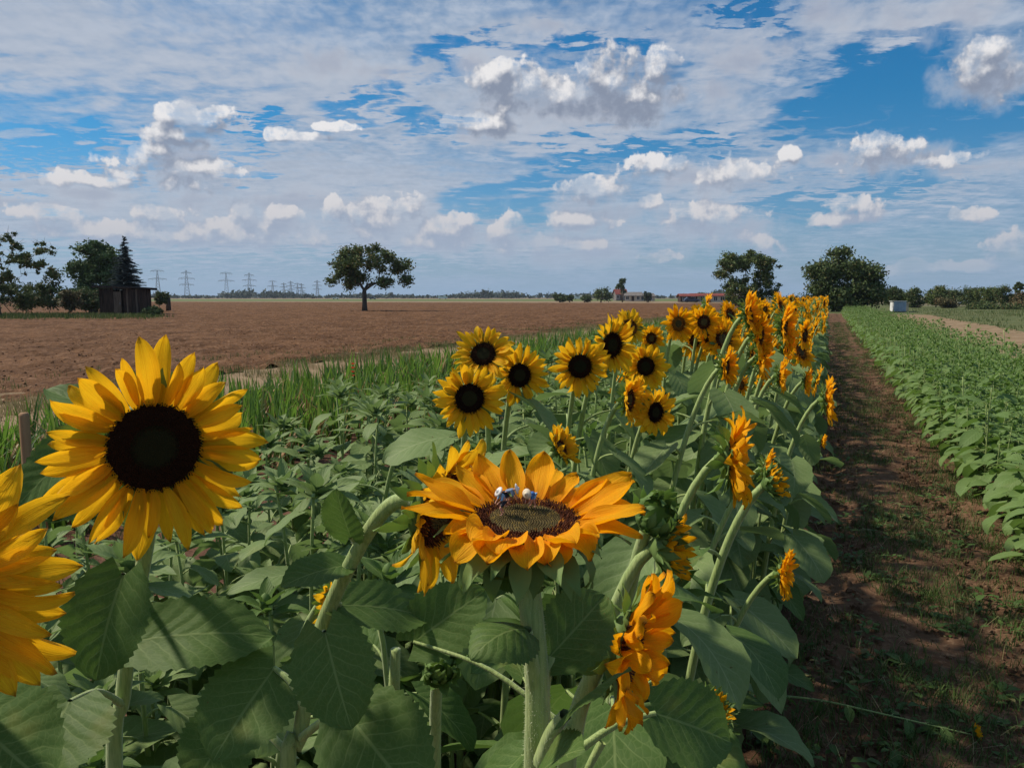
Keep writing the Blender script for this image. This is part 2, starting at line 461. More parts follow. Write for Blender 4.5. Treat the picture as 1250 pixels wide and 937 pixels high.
def petal_sh(nt, base=(0.88, 0.31, 0.003), tip=(0.97, 0.50, 0.008), trans=(1.0, 0.46, 0.005), tf=0.48):
    uv = nt.new('ShaderNodeTexCoord'); s = nt.sep(uv.outputs['UV'])
    oi = nt.new('ShaderNodeObjectInfo'); geo = nt.new('ShaderNodeNewGeometry')
    r = nt.math('ADD', nt.math('MULTIPLY', oi.outputs['Random'], 0.5), nt.math('MULTIPLY', geo.outputs['Random Per Island'], 0.5))
    c = nt.mix(nt.ramp(nt.math('ADD', s[1], nt.math('MULTIPLY', r, 0.35)), 0.05, 0.75), base, tip)
    st = nt.noise(nt.vmath('MULTIPLY', uv.outputs['UV'], (26.0, 1.6, 1.0)), 1.0, 3, 0.6)
    c = nt.mix(nt.ramp(st, 0.40, 0.70, 0.0, 0.55), c, (base[0] * 0.86, base[1] * 0.72, base[2]))
    c = nt.mix(nt.ramp(nt.math('ADD', s[1], nt.math('MULTIPLY', r, 0.05)), 0.955, 1.01, 0.0, 0.7), c, (0.25, 0.10, 0.02))
    n2 = nt.noise(uv.outputs['Object'], 70.0, 3, 0.6)
    c = nt.mix(nt.ramp(n2, 0.66, 0.80, 0.0, 0.22), c, (0.60, 0.20, 0.01))
    nrm = bump(nt, nt.math('ADD', st, nt.math('MULTIPLY', n2, 0.3)), 0.6, 0.0018)
    sh = principled(nt, c, 0.62, 0.12, nrm)
    return add_translucent(nt, sh, nt.mix(0.5, c, trans), tf, nrm)

def flat_sh(nt, c1, c2, scale=5.0, rough=0.8, lo=0.35, hi=0.65, bs=0.4, bd=0.01, detail=6, spec=0.2, stretch=(1, 1, 1), coord='Object', tf=0.0):
    tc = nt.new('ShaderNodeTexCoord')
    v = nt.vmath('MULTIPLY', tc.outputs[coord], tuple(stretch))
    n = nt.noise(v, scale, detail, 0.6)
    c = nt.mix(nt.ramp(n, lo, hi), c1, c2)
    nr = bump(nt, n, bs, bd)
    sh = principled(nt, c, rough, spec, nr)
    if tf > 0: sh = add_translucent(nt, sh, c, tf, nr)
    return sh
def isl_sh(nt, c1, c2, rough=0.6, spec=0.2, tf=0.0, trans=None, c3=None):
    """colour differs from leaf to leaf"""
    geo = nt.new('ShaderNodeNewGeometry'); oi = nt.new('ShaderNodeObjectInfo')
    r = nt.math('FRACT', nt.math('ADD', geo.outputs['Random Per Island'], oi.outputs['Random']))
    c = nt.mix(r, c1, c2)
    if c3 is not None: c = nt.mix(nt.ramp(r, 0.86, 0.90), c, c3)
    sh = principled(nt, c, rough, spec)
    if tf > 0: sh = add_translucent(nt, sh, trans or c, tf)
    return sh
def stem_sh(nt, c1=(0.30, 0.38, 0.12), c2=(0.19, 0.27, 0.075)):
    tc = nt.new('ShaderNodeTexCoord')
    n = nt.noise(nt.vmath('MULTIPLY', tc.outputs['Object'], (1, 1, 0.12)), 320.0, 3, 0.6)
    n2 = nt.noise(tc.outputs['Object'], 30.0, 3, 0.6)
    c = nt.mix(nt.ramp(n, 0.35, 0.7), c1, c2)
    c = nt.mix(nt.ramp(n2, 0.5, 0.8, 0.0, 0.5), c, (0.36, 0.42, 0.18))
    nr = bump(nt, n, 0.5, 0.002)
    return principled(nt, c, 0.6, 0.25, nr, **{'Sheen Weight': 0.25, 'Sheen Roughness': 0.5})

M = {}
M['leaf'] = material('sunflower_leaf', leaf_sh)
M['leaf_grey'] = material('budding_leaf', leaf_sh, col=(0.130, 0.196, 0.066), col2=(0.180, 0.255, 0.090), vein=(0.32, 0.38, 0.18), under=(0.20, 0.26, 0.13), trans=(0.20, 0.34, 0.08), nscale=9.0)
M['leaf_young'] = material('young_leaf', leaf_sh, col=(0.095, 0.165, 0.046), col2=(0.140, 0.215, 0.064), vein=(0.24, 0.36, 0.14), under=(0.18, 0.27, 0.10), trans=(0.22, 0.42, 0.05), nscale=9.0, tf=0.28)
M['leaf_far'] = material('distant_leaf', leaf_sh, col=(0.130, 0.196, 0.066), col2=(0.180, 0.255, 0.090), veins=False, nscale=5.0)
M['petal'] = material('orange_petal', petal_sh)
M['petal_y'] = material('yellow_petal', petal_sh, base=(0.82, 0.33, 0.005), tip=(0.95, 0.60, 0.02), trans=(1.0, 0.52, 0.01))
M['disc'] = material('dark_floret', isl_sh, c1=(0.035, 0.009, 0.004), c2=(0.140, 0.038, 0.010), c3=(0.40, 0.15, 0.015), rough=0.7)
M['disc_dark'] = material('black_floret', isl_sh, c1=(0.012, 0.005, 0.003), c2=(0.036, 0.014, 0.006), rough=0.8, spec=0.1)
M['disc_in'] = material('inner_floret', isl_sh, c1=(0.050, 0.036, 0.014), c2=(0.12, 0.088, 0.028), c3=(0.26, 0.17, 0.03), rough=0.7)
M['disc_in_dark'] = material('dull_inner_floret', isl_sh, c1=(0.016, 0.016, 0.006), c2=(0.034, 0.030, 0.010), rough=0.8, spec=0.1)
M['bract'] = material('green_bract', isl_sh, c1=(0.10, 0.17, 0.045), c2=(0.17, 0.26, 0.075), tf=0.2, trans=(0.2, 0.35, 0.05))
M['stem'] = material('hairy_stem', stem_sh)
M['hair'] = material('pale_hair', isl_sh, c1=(0.45, 0.50, 0.32), c2=(0.55, 0.58, 0.42), tf=0.4)
# ------------------------------------------------------------------ leaf, petal, head
def blade(g, L, W, Mx, nu=6, nt_=10, fold=0.25, droop=0.6, wave=0.05, seed=0, lobe=0.16, serr=0.03, mat=0, shape=1.0, twist=0.0, cup=0.0, peak=0.30, curl=0.0):
    """heart shaped leaf blade: base at the origin, runs along +Y, normal +Z"""
    r = random.Random(seed)
    ph, ph2 = r.uniform(0, 6.28), r.uniform(0, 6.28)
    V, UVs, F = [], [], []
    a_, b_ = peak * 1.6, (1 - peak) * 1.05 * shape
    norm = (peak ** a_) * ((1 - peak) ** b_)
    # curved midrib
    cy, cz, ang = [0.0], [0.0], 0.0
    for i in range(nt_):
        t = (i + 0.5) / nt_
        ang = -droop * t ** 1.2 + 0.22 * math.sin(t * 5 + ph) * wave * 4
        cy.append(cy[-1] + math.cos(ang) / nt_); cz.append(cz[-1] + math.sin(ang) / nt_)
    for i in range(nt_ + 1):
        t = i / nt_
        w = (max(t, 0.0) ** a_) * (max(1 - t, 0) ** b_) / norm
        w = max(w, 0.34 * (1 - t / 0.2) if t < 0.2 and lobe > 0 else 0)
        if i == nt_: w = 0.004
        an = -droop * t ** 1.2
        tw = twist * t
        for j in range(nu + 1):
            u = -1 + 2 * j / nu
            au = abs(u)
            ww = w
            if au > 0.99 and 0 < i < nt_: ww *= 1 + (serr if i % 2 else -serr)
            x = u * ww * W / 2
            back = -lobe * au ** 1.2 * max(0, 1 - t / 0.45) ** 2
            z = fold * au ** 1.3 * ww * W / 2 - cup * au ** 2 * W * 0.5 * ww
            z += wave * L * au ** 1.5 * math.sin(t * 11 + ph + (2.1 if u > 0 else 0)) * (0.4 + 0.6 * t)
            z += 0.35 * wave * L * math.sin(t * 5 + u * 3 + ph2) * au
            z -= curl * au ** 2.5 * ww * W * 0.4
            yy = cy[i] * L + math.cos(an) * back * L - math.sin(an) * z
            zz = cz[i] * L + math.sin(an) * back * L + math.cos(an) * z
            if tw:
                x, zz = x * math.cos(tw) - (zz - cz[i] * L) * math.sin(tw), cz[i] * L + x * math.sin(tw) + (zz - cz[i] * L) * math.cos(tw)
            V.append((x, yy, zz)); UVs.append(((u + 1) / 2, t))
    for i in range(nt_):
        for j in range(nu):
            a = i * (nu + 1) + j
            F.append((a, a + 1, a + nu + 2, a + nu + 1))
    g.add_m(V, F, Mx, mat, UVs)

def petal_pts(L, W, nu, n, bend, wave, r, ridge=0.06, tipcurl=0.0, twist=0.0, wide=0.46):
    ph = r.uniform(0, 6.28)
    V, UVs, F = [], [], []
    y = z = 0.0
    ctr = [(0, 0, 0.0)]
    for i in range(n):
        t = (i + 0.5) / n
        a = bend * t + tipcurl * max(0, t - 0.6) / 0.4
        y += math.cos(a) / n; z += math.sin(a) / n
        ctr.append((y, z, a))
    aa, bb = 0.95, 0.95 * (1 - wide) / wide * 0.72
    nrm = (wide + 0.05) ** aa * (1 - wide) ** bb
    skew = r.uniform(-0.12, 0.12)
    for i in range(n + 1):
        t = i / n
        w = (t + 0.09) ** aa * (1 - t) ** bb / nrm
        if i == n: w = 0.02
        yc, zc, a = ctr[i]
        for j in range(nu + 1):
            u = -1 + 2 * j / nu
            x = u * w * W / 2
            h = ridge * W * math.cos(u * 5.6) * min(1, 3 * t) * (1 - t * 0.6) + 0.16 * W * abs(u) ** 1.5 * w
            h += wave * W * math.sin(t * 8 + ph + u * 2.2) * abs(u)
            tw = twist * t
            x2 = x * math.cos(tw) - h * math.sin(tw); h2 = x * math.sin(tw) + h * math.cos(tw)
            x2 += skew * L * math.sin(t * 2.6) * 0.5
            V.append((x2, yc * L - math.sin(a) * h2, zc * L + math.cos(a) * h2)); UVs.append(((u + 1) / 2, t))
    for i in range(n):
        for j in range(nu):
            q = i * (nu + 1) + j
            F.append((q, q + 1, q + nu + 2, q + nu + 1))
    return V, F, UVs

def petal_frame(th, rr, z, elev, roll=0.0):
    """petal base at radius rr in direction th of the disc plane, rising by elev towards +Z"""
    o = Vector((math.cos(th), math.sin(th), 0))
    y = o * math.cos(elev) + Vector((0, 0, 1)) * math.sin(elev)
    z0 = -o * math.sin(elev) + Vector((0, 0, 1)) * math.cos(elev)
    x = y.cross(z0)
    if roll:
        x, z0 = x * math.cos(roll) + z0 * math.sin(roll), z0 * math.cos(roll) - x * math.sin(roll)
    return mat4(x, y, z0, o * rr + Vector((0, 0, z)))

def disc_geo(Rd, N, dome=0.12, inner=0.55, seed=0, dark=False, hgt=1.0):
    """packed florets in a spiral on a low dome: slots 0 outer, 1 inner"""
    r = random.Random(seed); g = Geo()
    pr = [(0.0001, dome * Rd * 0.9)] + [(Rd * q, Rd * dome * (1 - q * q) * 0.9) for q in (0.25, 0.5, inner)]
    lathe(g, pr, 20, 1)
    lathe(g, [(Rd * q, Rd * dome * (1 - q * q) * 0.9) for q in (inner, 0.8, 0.95)] + [(Rd * 0.98, -Rd * 0.1)], 20, 0)
    sp = Rd / math.sqrt(N)
    for i in range(N):
        q = math.sqrt((i + 0.5) / N)
        a = i * 2.399963
        ir = inner * (1 + r.uniform(-0.05, 0.05))
        out = q > ir
        x, y = Rd * q * math.cos(a), Rd * q * math.sin(a)
        z = Rd * dome * (1 - q * q)
        w = sp * (0.62 if out else 0.55)
        h = sp * hgt * ((1.5 + 1.2 * r.random()) if out else (0.55 + 0.3 * r.random()))
        if out and q > 0.9: h *= 1.25
        lx, ly = (r.uniform(-0.3, 0.3) + (0.35 * math.cos(a) if out else 0)) * h, (r.uniform(-0.3, 0.3) + (0.35 * math.sin(a) if out else 0)) * h
        c, s_ = math.cos(a) * w, math.sin(a) * w
        V = [(x + c, y + s_, z - sp * .3), (x - s_, y + c, z - sp * .3), (x - c, y - s_, z - sp * .3), (x + s_, y - c, z - sp * .3)]
        k = 0.55
        V += [(x + lx + c * k, y + ly + s_ * k, z + h), (x + lx - s_ * k, y + ly + c * k, z + h), (x + lx - c * k, y + ly - s_ * k, z + h), (x + lx + s_ * k, y + ly - c * k, z + h)]
        g.add(V, [(0, 1, 5, 4), (1, 2, 6, 5), (2, 3, 7, 6), (3, 0, 4, 7), (4, 5, 6, 7)], 0 if out else 1)
    return g

def receptacle_geo(Rd, depth, rn, nb=26, lod=2, seed=0, closed=0.0, long=1.0):
    """green cup behind the disc with pointed bracts: slot 0"""
    r = random.Random(seed); g = Geo()
    n = 20 if lod > 1 else 8
    lathe(g, [(Rd * 0.97, 0.0), (Rd * 1.05, -depth * .12), (Rd * 0.96, -depth * 0.38), (Rd * 0.62, -depth * 0.68), (max(rn * 1.25, Rd * .2), -depth * 0.9), (rn, -depth * 1.05)], n, 0)
    for k in range(nb):
        lay = k % 3
        th = 2 * math.pi * (k + r.uniform(-0.3, 0.3)) / nb
        el = [0.15, -0.25, -0.6][lay] + r.uniform(-0.2, 0.2) + closed
        L = Rd * (0.85 if Rd > 0.02 else 1.1) * r.uniform(0.75, 1.2) * long
        W = L * r.uniform(0.34, 0.46)
        rr = Rd * (1.0 - 0.07 * lay); z = -depth * (0.12 + 0.14 * lay)
        V, F, U = petal_pts(L, W, 2 if lod < 2 else 4, 3 if lod < 2 else 6, r.uniform(-0.5, 0.5) + closed * 0.9, 0.1, r, 0.0, r.uniform(-0.9, 0.5), 0.0, 0.34)
        g.add_m(V, F, petal_frame(th, rr, z, el, r.uniform(-0.3, 0.3)), 0, U)
    return g

def petals_spec(Rd, Rt, n, seed, spread=0.35, cup=0.15, layers=2, messy=0.12, wfac=0.36):
    """list of petals: (theta, base radius, z, elevation, L, W, bend, twist, tipcurl, roll, seed)"""
    r = random.Random(seed); out = []
    for k in range(n):
        lay = k % layers
        th = 2 * math.pi * (k + r.uniform(-0.35, 0.35)) / n
        L = (Rt - Rd * 0.93) * r.uniform(0.76, 1.14) * (1.0 if lay == 0 else 0.93)
        W = max(L * wfac, 0.0) * r.uniform(0.82, 1.2)
        el = cup + lay * spread * 0.5 + r.uniform(-1, 1) * messy
        bend = -r.uniform(-0.25, 0.55) * 1.0
        out.append([th, Rd * 0.93, -0.03 * Rd + 0.05 * Rd * lay, el, L, W, bend, r.uniform(-0.6, 0.6), r.uniform(-0.9, 0.9), r.uniform(-0.4, 0.4), seed * 131 + k])
    return out
def petal_geo(sp, lod=2, g=None):
    th, rr, z, el, L, W, bend, tw, tc, roll, sd = sp
    nu, n = {3: (6, 12), 2: (4, 7), 1: (2, 4), 0: (1, 2)}[lod]
    g = g or Geo()
    V, F, U = petal_pts(L, W, nu, n, bend, 0.10, random.Random(sd), 0.085 if lod > 1 else 0.0, tc, tw)
    g.add_m(V, F, petal_frame(th, rr, z, el, roll), 0, U)
    return g

def stem_leaf_geo(P0, az, lp, L, W, pitch, seed, lod=2, rise=0.7, mat_leaf=0, mat_pet=1, rp=0.0028, droop=None, origin=None, fold=None):
    """leaf with its stalk; P0 on the stem, az direction"""
    r = random.Random(seed); g = Geo()
    o = Vector((math.cos(az), math.sin(az), 0)); P0 = Vector(P0)
    up = Vector((0, 0, 1))
    P1 = P0 + o * lp * 0.45 + up * lp * rise * 0.62
    P2 = P0 + o * lp + up * lp * rise * 0.72
    nn = {2: 5, 1: 3, 0: 2}[lod]
    pts = bez(P0, P0.lerp(P1, 0.6) + up * lp * 0.05, P1, P2, nn)
    if lod > 0: tube(g, pts, [rp * (1.25 - 0.4 * i / nn) for i in range(nn + 1)], 6 if lod == 2 else 3, mat_pet, caps=False)
    d = (o * math.cos(pitch) + up * math.sin(pitch)).normalized()
    sidew = o.cross(up) * r.uniform(-0.4, 0.4)
    nrm = up * math.cos(pitch) - o * math.sin(pitch) + sidew
    nu, nt_ = {2: (6, 11), 1: (2, 5), 0: (2, 2)}[lod]
    blade(g, L, W, frame_yz(d, nrm, P2), nu, nt_, fold=r.uniform(0.05, 0.4) if fold is None else fold, droop=r.uniform(0.3, 1.1) if droop is None else droop,
          wave=r.uniform(0.015, 0.04) if lod else 0.0, seed=seed, lobe=0.14 if lod else 0.0, serr=0.035 if lod == 2 else 0.0, mat=mat_leaf, shape=r.uniform(0.85, 1.15), twist=r.uniform(-0.3, 0.3))
    return g

def add_hairs(g, pts, rad, n, length, mat, seed=0):
    r = random.Random(seed); k = len(pts) - 1
    for _ in range(n):
        i = r.randrange(k); t = r.random()
        p = pts[i].lerp(pts[i + 1], t); d = (pts[i + 1] - pts[i]).normalized()
        rr = rad[i] * (1 - t) + rad[i + 1] * t
        a = r.uniform(0, 6.28)
        x = d.cross(Vector((0.3, 1, 0.1))).normalized(); y = d.cross(x)
        o = x * math.cos(a) + y * math.sin(a)
        b = p + o * rr * 0.95
        w = d.cross(o) * 0.00018
        tip = b + (o + d * r.uniform(-0.5, 0.5)).normalized() * length * r.uniform(0.5, 1.2)
        g.add([tuple(b - w), tuple(b + w), tuple(tip)], [(0, 1, 2)], mat)

# ------------------------------------------------------------------ a whole flowering sunflower, at its real place
def leaf_at(parent, base_loc, stem_pt, bpt, tip, W, nhint, seed, mats, droop=0.35, fold=0.2, wave=0.025, curl=0.0, lobe=0.16, rp=0.003, shape=1.0, twist=0.0, nu=10, nt_=28):
    """a leaf hung from stem_pt whose blade runs from bpt to tip"""
    g = Geo(); B = Vector(base_loc)
    bpt, tip, stem_pt = Vector(bpt), Vector(tip), Vector(stem_pt)
    mid = stem_pt.lerp(bpt, 0.5) + Vector((0, 0, 0.12 * (stem_pt - bpt).length))
    pts = bez(stem_pt - B, mid - B, mid - B, bpt - B, 8)
    rr = [rp * (1.5 - 0.6 * i / 8) for i in range(9)]
    tube(g, pts, rr, 8, 1, caps=False)
    add_hairs(g, pts, rr, 60, 0.0018, 2, seed)
    d = tip - bpt; L = d.length
    # aim so that the drooping tip lands on the target
    x = d.normalized(); n = Vector(nhint); n = (n - x * n.dot(x)).normalized()
    up_fix = droop * 0.45
    dirn = (x * math.cos(up_fix) + n * math.sin(up_fix)).normalized()
    blade(g, L * 1.04, W, frame_yz(dirn, n, bpt - B), nu, nt_, fold, droop, wave, seed, lobe, 0.045, 0, shape, twist, curl=curl)
    return obj('leaf', g.mesh('leaf', mats), parent)

def make_head(parent, pos, f, Rd, Rt, n, seed, lod=2, roll=0.0, sep=False, pmat='petal', dmat=('disc', 'disc_in'), N=200, cup=0.15, spread=0.35, messy=0.12, layers=2,
              depth=None, rn=0.008, spec=None, inner=0.5, dome=0.12, nb=26, wfac=0.36, closed=0.0, hgt=1.0, blong=1.0):
    """head > disc, petals; pos is relative to the plant"""
    depth = depth or Rd * 0.75
    Mx = frame_z(f, roll, pos)
    def place(g):
        D = g.data(); D['v'] = (D['v'] @ Mx[:3, :3].T + Mx[:3, 3]).astype(np.float32); return D
    h = obj('flower_head', mesh_from('flower_head', place(receptacle_geo(Rd, depth, rn, nb, 2 if lod > 1 else 1, seed, closed, blong)), M['bract']), parent)
    if N: obj('disc', mesh_from('disc', place(disc_geo(Rd, N, dome, inner, seed, hgt=hgt)), [M[dmat[0]], M[dmat[1]]], smooth=False), h)
    sp = spec or petals_spec(Rd, Rt, n, seed, spread, cup, layers, messy, wfac)
    if sep:
        for s_ in sp: obj('petal', mesh_from('petal', place(petal_geo(s_, 3 if lod > 2 else 2)), M[pmat]), h)
    else:
        g = Geo()
        for s_ in sp: petal_geo(s_, lod, g)
        obj('petals', mesh_from('petals', place(g), M[pmat]), h)
    return h, Mx

def key_flower(name, label, pos, f, Rd, Rt, n=26, seed=1, stem_r=(0.0092, 0.0058), root=None, stem_pts=None, leaves=9, lod=2, sep=False, lmat='leaf', llen=0.17, group=None,
               leaf_top=0.12, leaf_lo=0.25, hairs=0, neck=0.10, cat='sunflower', **kw):
    pos = Vector(pos); f = Vector(f).normalized()
    if root is None:
        root = Vector((pos.x - f.x * 0.16 - .03 + rnd.uniform(-.04, .04), pos.y - f.y * 0.16 + rnd.uniform(-.04, .04), 0))
    root = Vector(root)
    t = tag(empty(name, root), label, cat, group)
    depth = kw.get('depth') or Rd * 0.75
    back = pos - f * depth
    if stem_pts is None:
        p2 = back - f * neck - Vector((0, 0, neck * 0.9 * max(0.0, 1 - abs(f.z))))
        pts = bez(root, root + Vector((rnd.uniform(-.02, .02), rnd.uniform(-.02, .02), pos.z * 0.5)), p2, back + f * 0.003, 18)
    else:
        pts = spline([root] + [Vector(p) for p in stem_pts] + [back + f * 0.003], 6)
    k = len(pts)
    rad = [stem_r[0] + (stem_r[1] - stem_r[0]) * i / (k - 1) for i in range(k)]
    g = Geo(); loc = [p - root for p in pts]
    tube(g, loc, rad, 12 if lod > 1 else 6, 0, flute=0.035)
    if hairs: add_hairs(g, loc, rad, hairs, 0.0022, 1, seed)
    obj('stem', g.mesh('stem', [M['stem'], M['hair']]), t)
    make_head(t, pos - root, f, Rd, Rt, n, seed, lod=lod, sep=sep, rn=rad[-1], **kw)
    r = random.Random(seed * 7 + 1)
    H = pos.z
    for i in range(leaves):
        zt = leaf_lo + (H - leaf_top - leaf_lo) * (i + 0.5) / leaves
        j = min(range(k), key=lambda q: abs(loc[q].z - zt) + (10 if q > k * 0.88 else 0))
        L = llen * r.uniform(0.8, 1.15) * (0.55 + 0.45 * math.sin(math.pi * (0.15 + 0.75 * (1 - i / leaves))))
        gl = stem_leaf_geo(loc[j], i * 2.4 + seed, L * r.uniform(0.4, 0.6), L, L * r.uniform(0.62, 0.80), r.uniform(-0.9, 0.15), seed * 50 + i, 2 if lod > 1 else 1, rp=0.0030)
        obj('leaf', gl.mesh('leaf', [M[lmat], M['stem']]), t)
    return t, pts

# ------------------------------------------------------------------ templates for the many plants
def bake(parts): return parts
def tmpl_flowering(seed, H=1.25, lod=1, yaw=0.0, tilt=0.0, Rt=0.085, budding=False):
    """list of (part name, parent index, data, mats). Faces +X before turning."""
    r = random.Random(seed)
    f = Vector((math.cos(yaw) * math.cos(tilt), math.sin(yaw) * math.cos(tilt), math.sin(tilt)))
    Rd = Rt * 0.39
    head = Vector((0.11 * f.x, 0.09 * f.y, H)); back = head - f * Rd * 0.7
    pts = bez((0, 0, 0), (r.uniform(-.03, .03), r.uniform(-.03, .03), H * .5), back - f * 0.09 - Vector((0, 0, 0.09)), back, 9 if lod else 4)
    g = Geo(); tube(g, pts, [0.0085 - 0.0035 * i / (len(pts) - 1) for i in range(len(pts))], 6 if lod else 3, 0)
    parts = [('stem', None, g, [M['stem']])]
    Mx = frame_z(f, r.uniform(0, 6), head)
    def place(gg):
        D = gg.data(); D['v'] = (D['v'] @ Mx[:3, :3].T + Mx[:3, 3]).astype(np.float32); return D
    parts.append(('flower_head', None, place(receptacle_geo(Rd, Rd * .75, 0.006, 24 if lod else 8, 1, seed, 0.0, 1.25)), [M['bract']]))
    parts.append(('disc', 1, place(disc_geo(Rd, 90 if lod else 16, seed=seed)), [M['disc'], M['disc_in']]))
    gp = Geo()
    for s_ in petals_spec(Rd, Rt, 32 if lod else 14, seed, wfac=0.34 if lod else 0.5, messy=0.22): petal_geo(s_, 1 if lod else 0, gp)
    parts.append(('petals', 1, place(gp), [M['petal']]))
    nl = 11 if lod else 7
    for i in range(nl):
        zt = 0.15 + (H - 0.32) * (i + 0.5) / nl
        p = min(pts, key=lambda q: abs(q.z - zt))
        L = 0.19 * r.uniform(0.8, 1.2) * (1.0 if i < nl * .7 else 0.7)
        parts.append(('leaf', None, stem_leaf_geo(p, i * 2.4 + r.uniform(-.3, .3), L * .5, L, L * 0.75, r.uniform(-0.9, 0.2), seed * 90 + i, 1 if lod else 0), [M['leaf_grey'], M['stem']]))
    return parts
def tmpl_budding(seed, H=0.95, lod=1, mat='leaf_grey', L0=0.15, nl=12, rs=0.007, lo=0.12, bud=True, topn=9):
    r = random.Random(seed)
    pts = bez((0, 0, 0), (r.uniform(-.03, .03), r.uniform(-.03, .03), H * .4), (r.uniform(-.03, .03), r.uniform(-.03, .03), H * .75), (r.uniform(-.03, .03), r.uniform(-.03, .03), H), 7)
    g = Geo(); tube(g, pts, [rs * (1 - 0.45 * i / 7) for i in range(8)], 6 if lod > 1 else 4, 0)
    parts = [('stem', None, g, [M['stem']])]
    if bud:
        gb = Geo(); n = topn
        for k in range(n):
            th = k * 2.4 + seed; q = k / n
            L = L0 * (0.62 - 0.30 * q) * r.uniform(0.85, 1.15)
            V, F, U = petal_pts(L, L * 0.36, 4 if lod > 1 else 2, 6 if lod > 1 else 3, -0.7 + 0.5 * q + r.uniform(-.2, .2), 0.08, r, 0.0, r.uniform(-.6, .1), 0.0, 0.36)
            gb.add_m(V, F, petal_frame(th, 0.004, H - 0.025 + 0.03 * q, 0.35 + 0.75 * q), 0, U)
        gc = Geo(); lathe(gc, [(0.004, H - .02), (0.012, H - .005), (0.013, H + .008), (0.007, H + .02), (0.0005, H + .024)], 8, 0)
        gb.add(*[np.concatenate(gc.v), gc.f], 1)
        parts.append(('bud', None, gb, [M[mat], M['bract']]))
    for i in range(nl):
        q = (i + 0.5) / nl
        zt = lo + (H - lo - 0.03) * q
        p = min(pts, key=lambda s_: abs(s_.z - zt))
        p = Vector((p.x, p.y, zt))
        L = L0 * r.uniform(0.85, 1.15) * (1.0 if q < .6 else 1.0 - 0.5 * (q - .6) / .4)
        parts.append(('leaf', None, stem_leaf_geo(p, i * 2.4 + r.uniform(-.35, .35) + seed, L * (.6 - .3 * q), L, L * 0.68 * (1 - .25 * q), r.uniform(-0.75, 0.05) + 0.55 * (q ** 2), seed * 70 + i, lod, rp=0.0022), [M[mat], M['stem']]))
    return parts
def to_data(g): return g.data() if isinstance(g, Geo) else g
def inst_tree(name, parts, label, cat, group, merge_leaves=False):
    """one real plant from a template; its copies share the meshes"""
    root = tag(empty(name), label, cat, group)
    objs = []
    if merge_leaves:
        lv = [p for p in parts if p[0] == 'leaf']; rest = [p for p in parts if p[0] != 'leaf']
        rest.append(('foliage', None, merge([(to_data(p[2]), np.eye(4)) for p in lv]), lv[0][3])); parts = rest
    for nm, par, g, mats in parts:
        objs.append(obj(nm, mesh_from(nm, to_data(g), mats, smooth=nm != 'disc'), root if par is None else objs[par]))
    return root
def flatten(parts):
    """all parts as one data block with a shared material list"""
    mats, items = [], []
    for nm, par, g, ms in parts:
        D = dict(to_data(g)); idx = []
        for m in ms:
            if m not in mats: mats.append(m)
            idx.append(mats.index(m))
        D['m'] = np.array([idx[k] for k in D['m']], np.int32)
        items.append((D, np.eye(4)))
    return merge(items), mats
# ------------------------------------------------------------------ ground and fields
def soil_sh(nt, c1, c2, c3, scale=3.0, fine=40.0, bs=0.6, bd=0.02, dry=None):
    tc = nt.new('ShaderNodeTexCoord'); v = tc.outputs['Object']
    n1 = nt.noise(v, scale, 5, 0.6); n2 = nt.noise(v, fine, 5, 0.65); n3 = nt.noise(v, scale * 0.18, 3, 0.5)
    c = nt.mix(nt.ramp(n1, 0.35, 0.65), c1, c2)
    c = nt.mix(nt.ramp(n2, 0.48, 0.72, 0.0, 0.75), c, c3)
    if dry is not None: c = nt.mix(nt.ramp(n3, 0.42, 0.62, 0.0, 0.8), c, dry)
    h = nt.math('ADD', n2, nt.math('MULTIPLY', n1, 1.5))
    return principled(nt, c, 0.95, 0.1, bump(nt, h, bs, bd))
M['soil'] = material('bare_soil', soil_sh, c1=(0.085, 0.042, 0.026), c2=(0.13, 0.065, 0.040), c3=(0.19, 0.105, 0.068))
M['path'] = material('trodden_soil', soil_sh, c1=(0.078, 0.042, 0.024), c2=(0.145, 0.083, 0.048), c3=(0.25, 0.16, 0.095), scale=2.2, fine=30.0)
M['plough'] = material('ploughed_soil', soil_sh, c1=(0.085, 0.041, 0.019), c2=(0.148, 0.076, 0.038), c3=(0.24, 0.138, 0.078), scale=0.5, fine=5.0, bs=1.0, bd=0.14)
M['dry'] = material('dry_verge', soil_sh, c1=(0.17, 0.115, 0.065), c2=(0.25, 0.18, 0.11), c3=(0.31, 0.24, 0.15), scale=0.9, fine=20.0)
M['stubble'] = material('stubble_soil', soil_sh, c1=(0.20, 0.135, 0.085), c2=(0.26, 0.19, 0.12), c3=(0.15, 0.15, 0.06), scale=0.08, fine=0.9)
M['far_green'] = material('far_green_crop', soil_sh, c1=(0.075, 0.12, 0.035), c2=(0.12, 0.15, 0.05), c3=(0.15, 0.16, 0.06), scale=0.03, fine=0.4)
M['far_land'] = material('far_land', soil_sh, c1=(0.10, 0.10, 0.05), c2=(0.19, 0.15, 0.09), c3=(0.12, 0.13, 0.055), scale=0.012, fine=0.12)
M['meadow'] = material('meadow_ground', soil_sh, c1=(0.06, 0.085, 0.028), c2=(0.11, 0.12, 0.05), c3=(0.16, 0.14, 0.07), scale=0.5, fine=8.0)

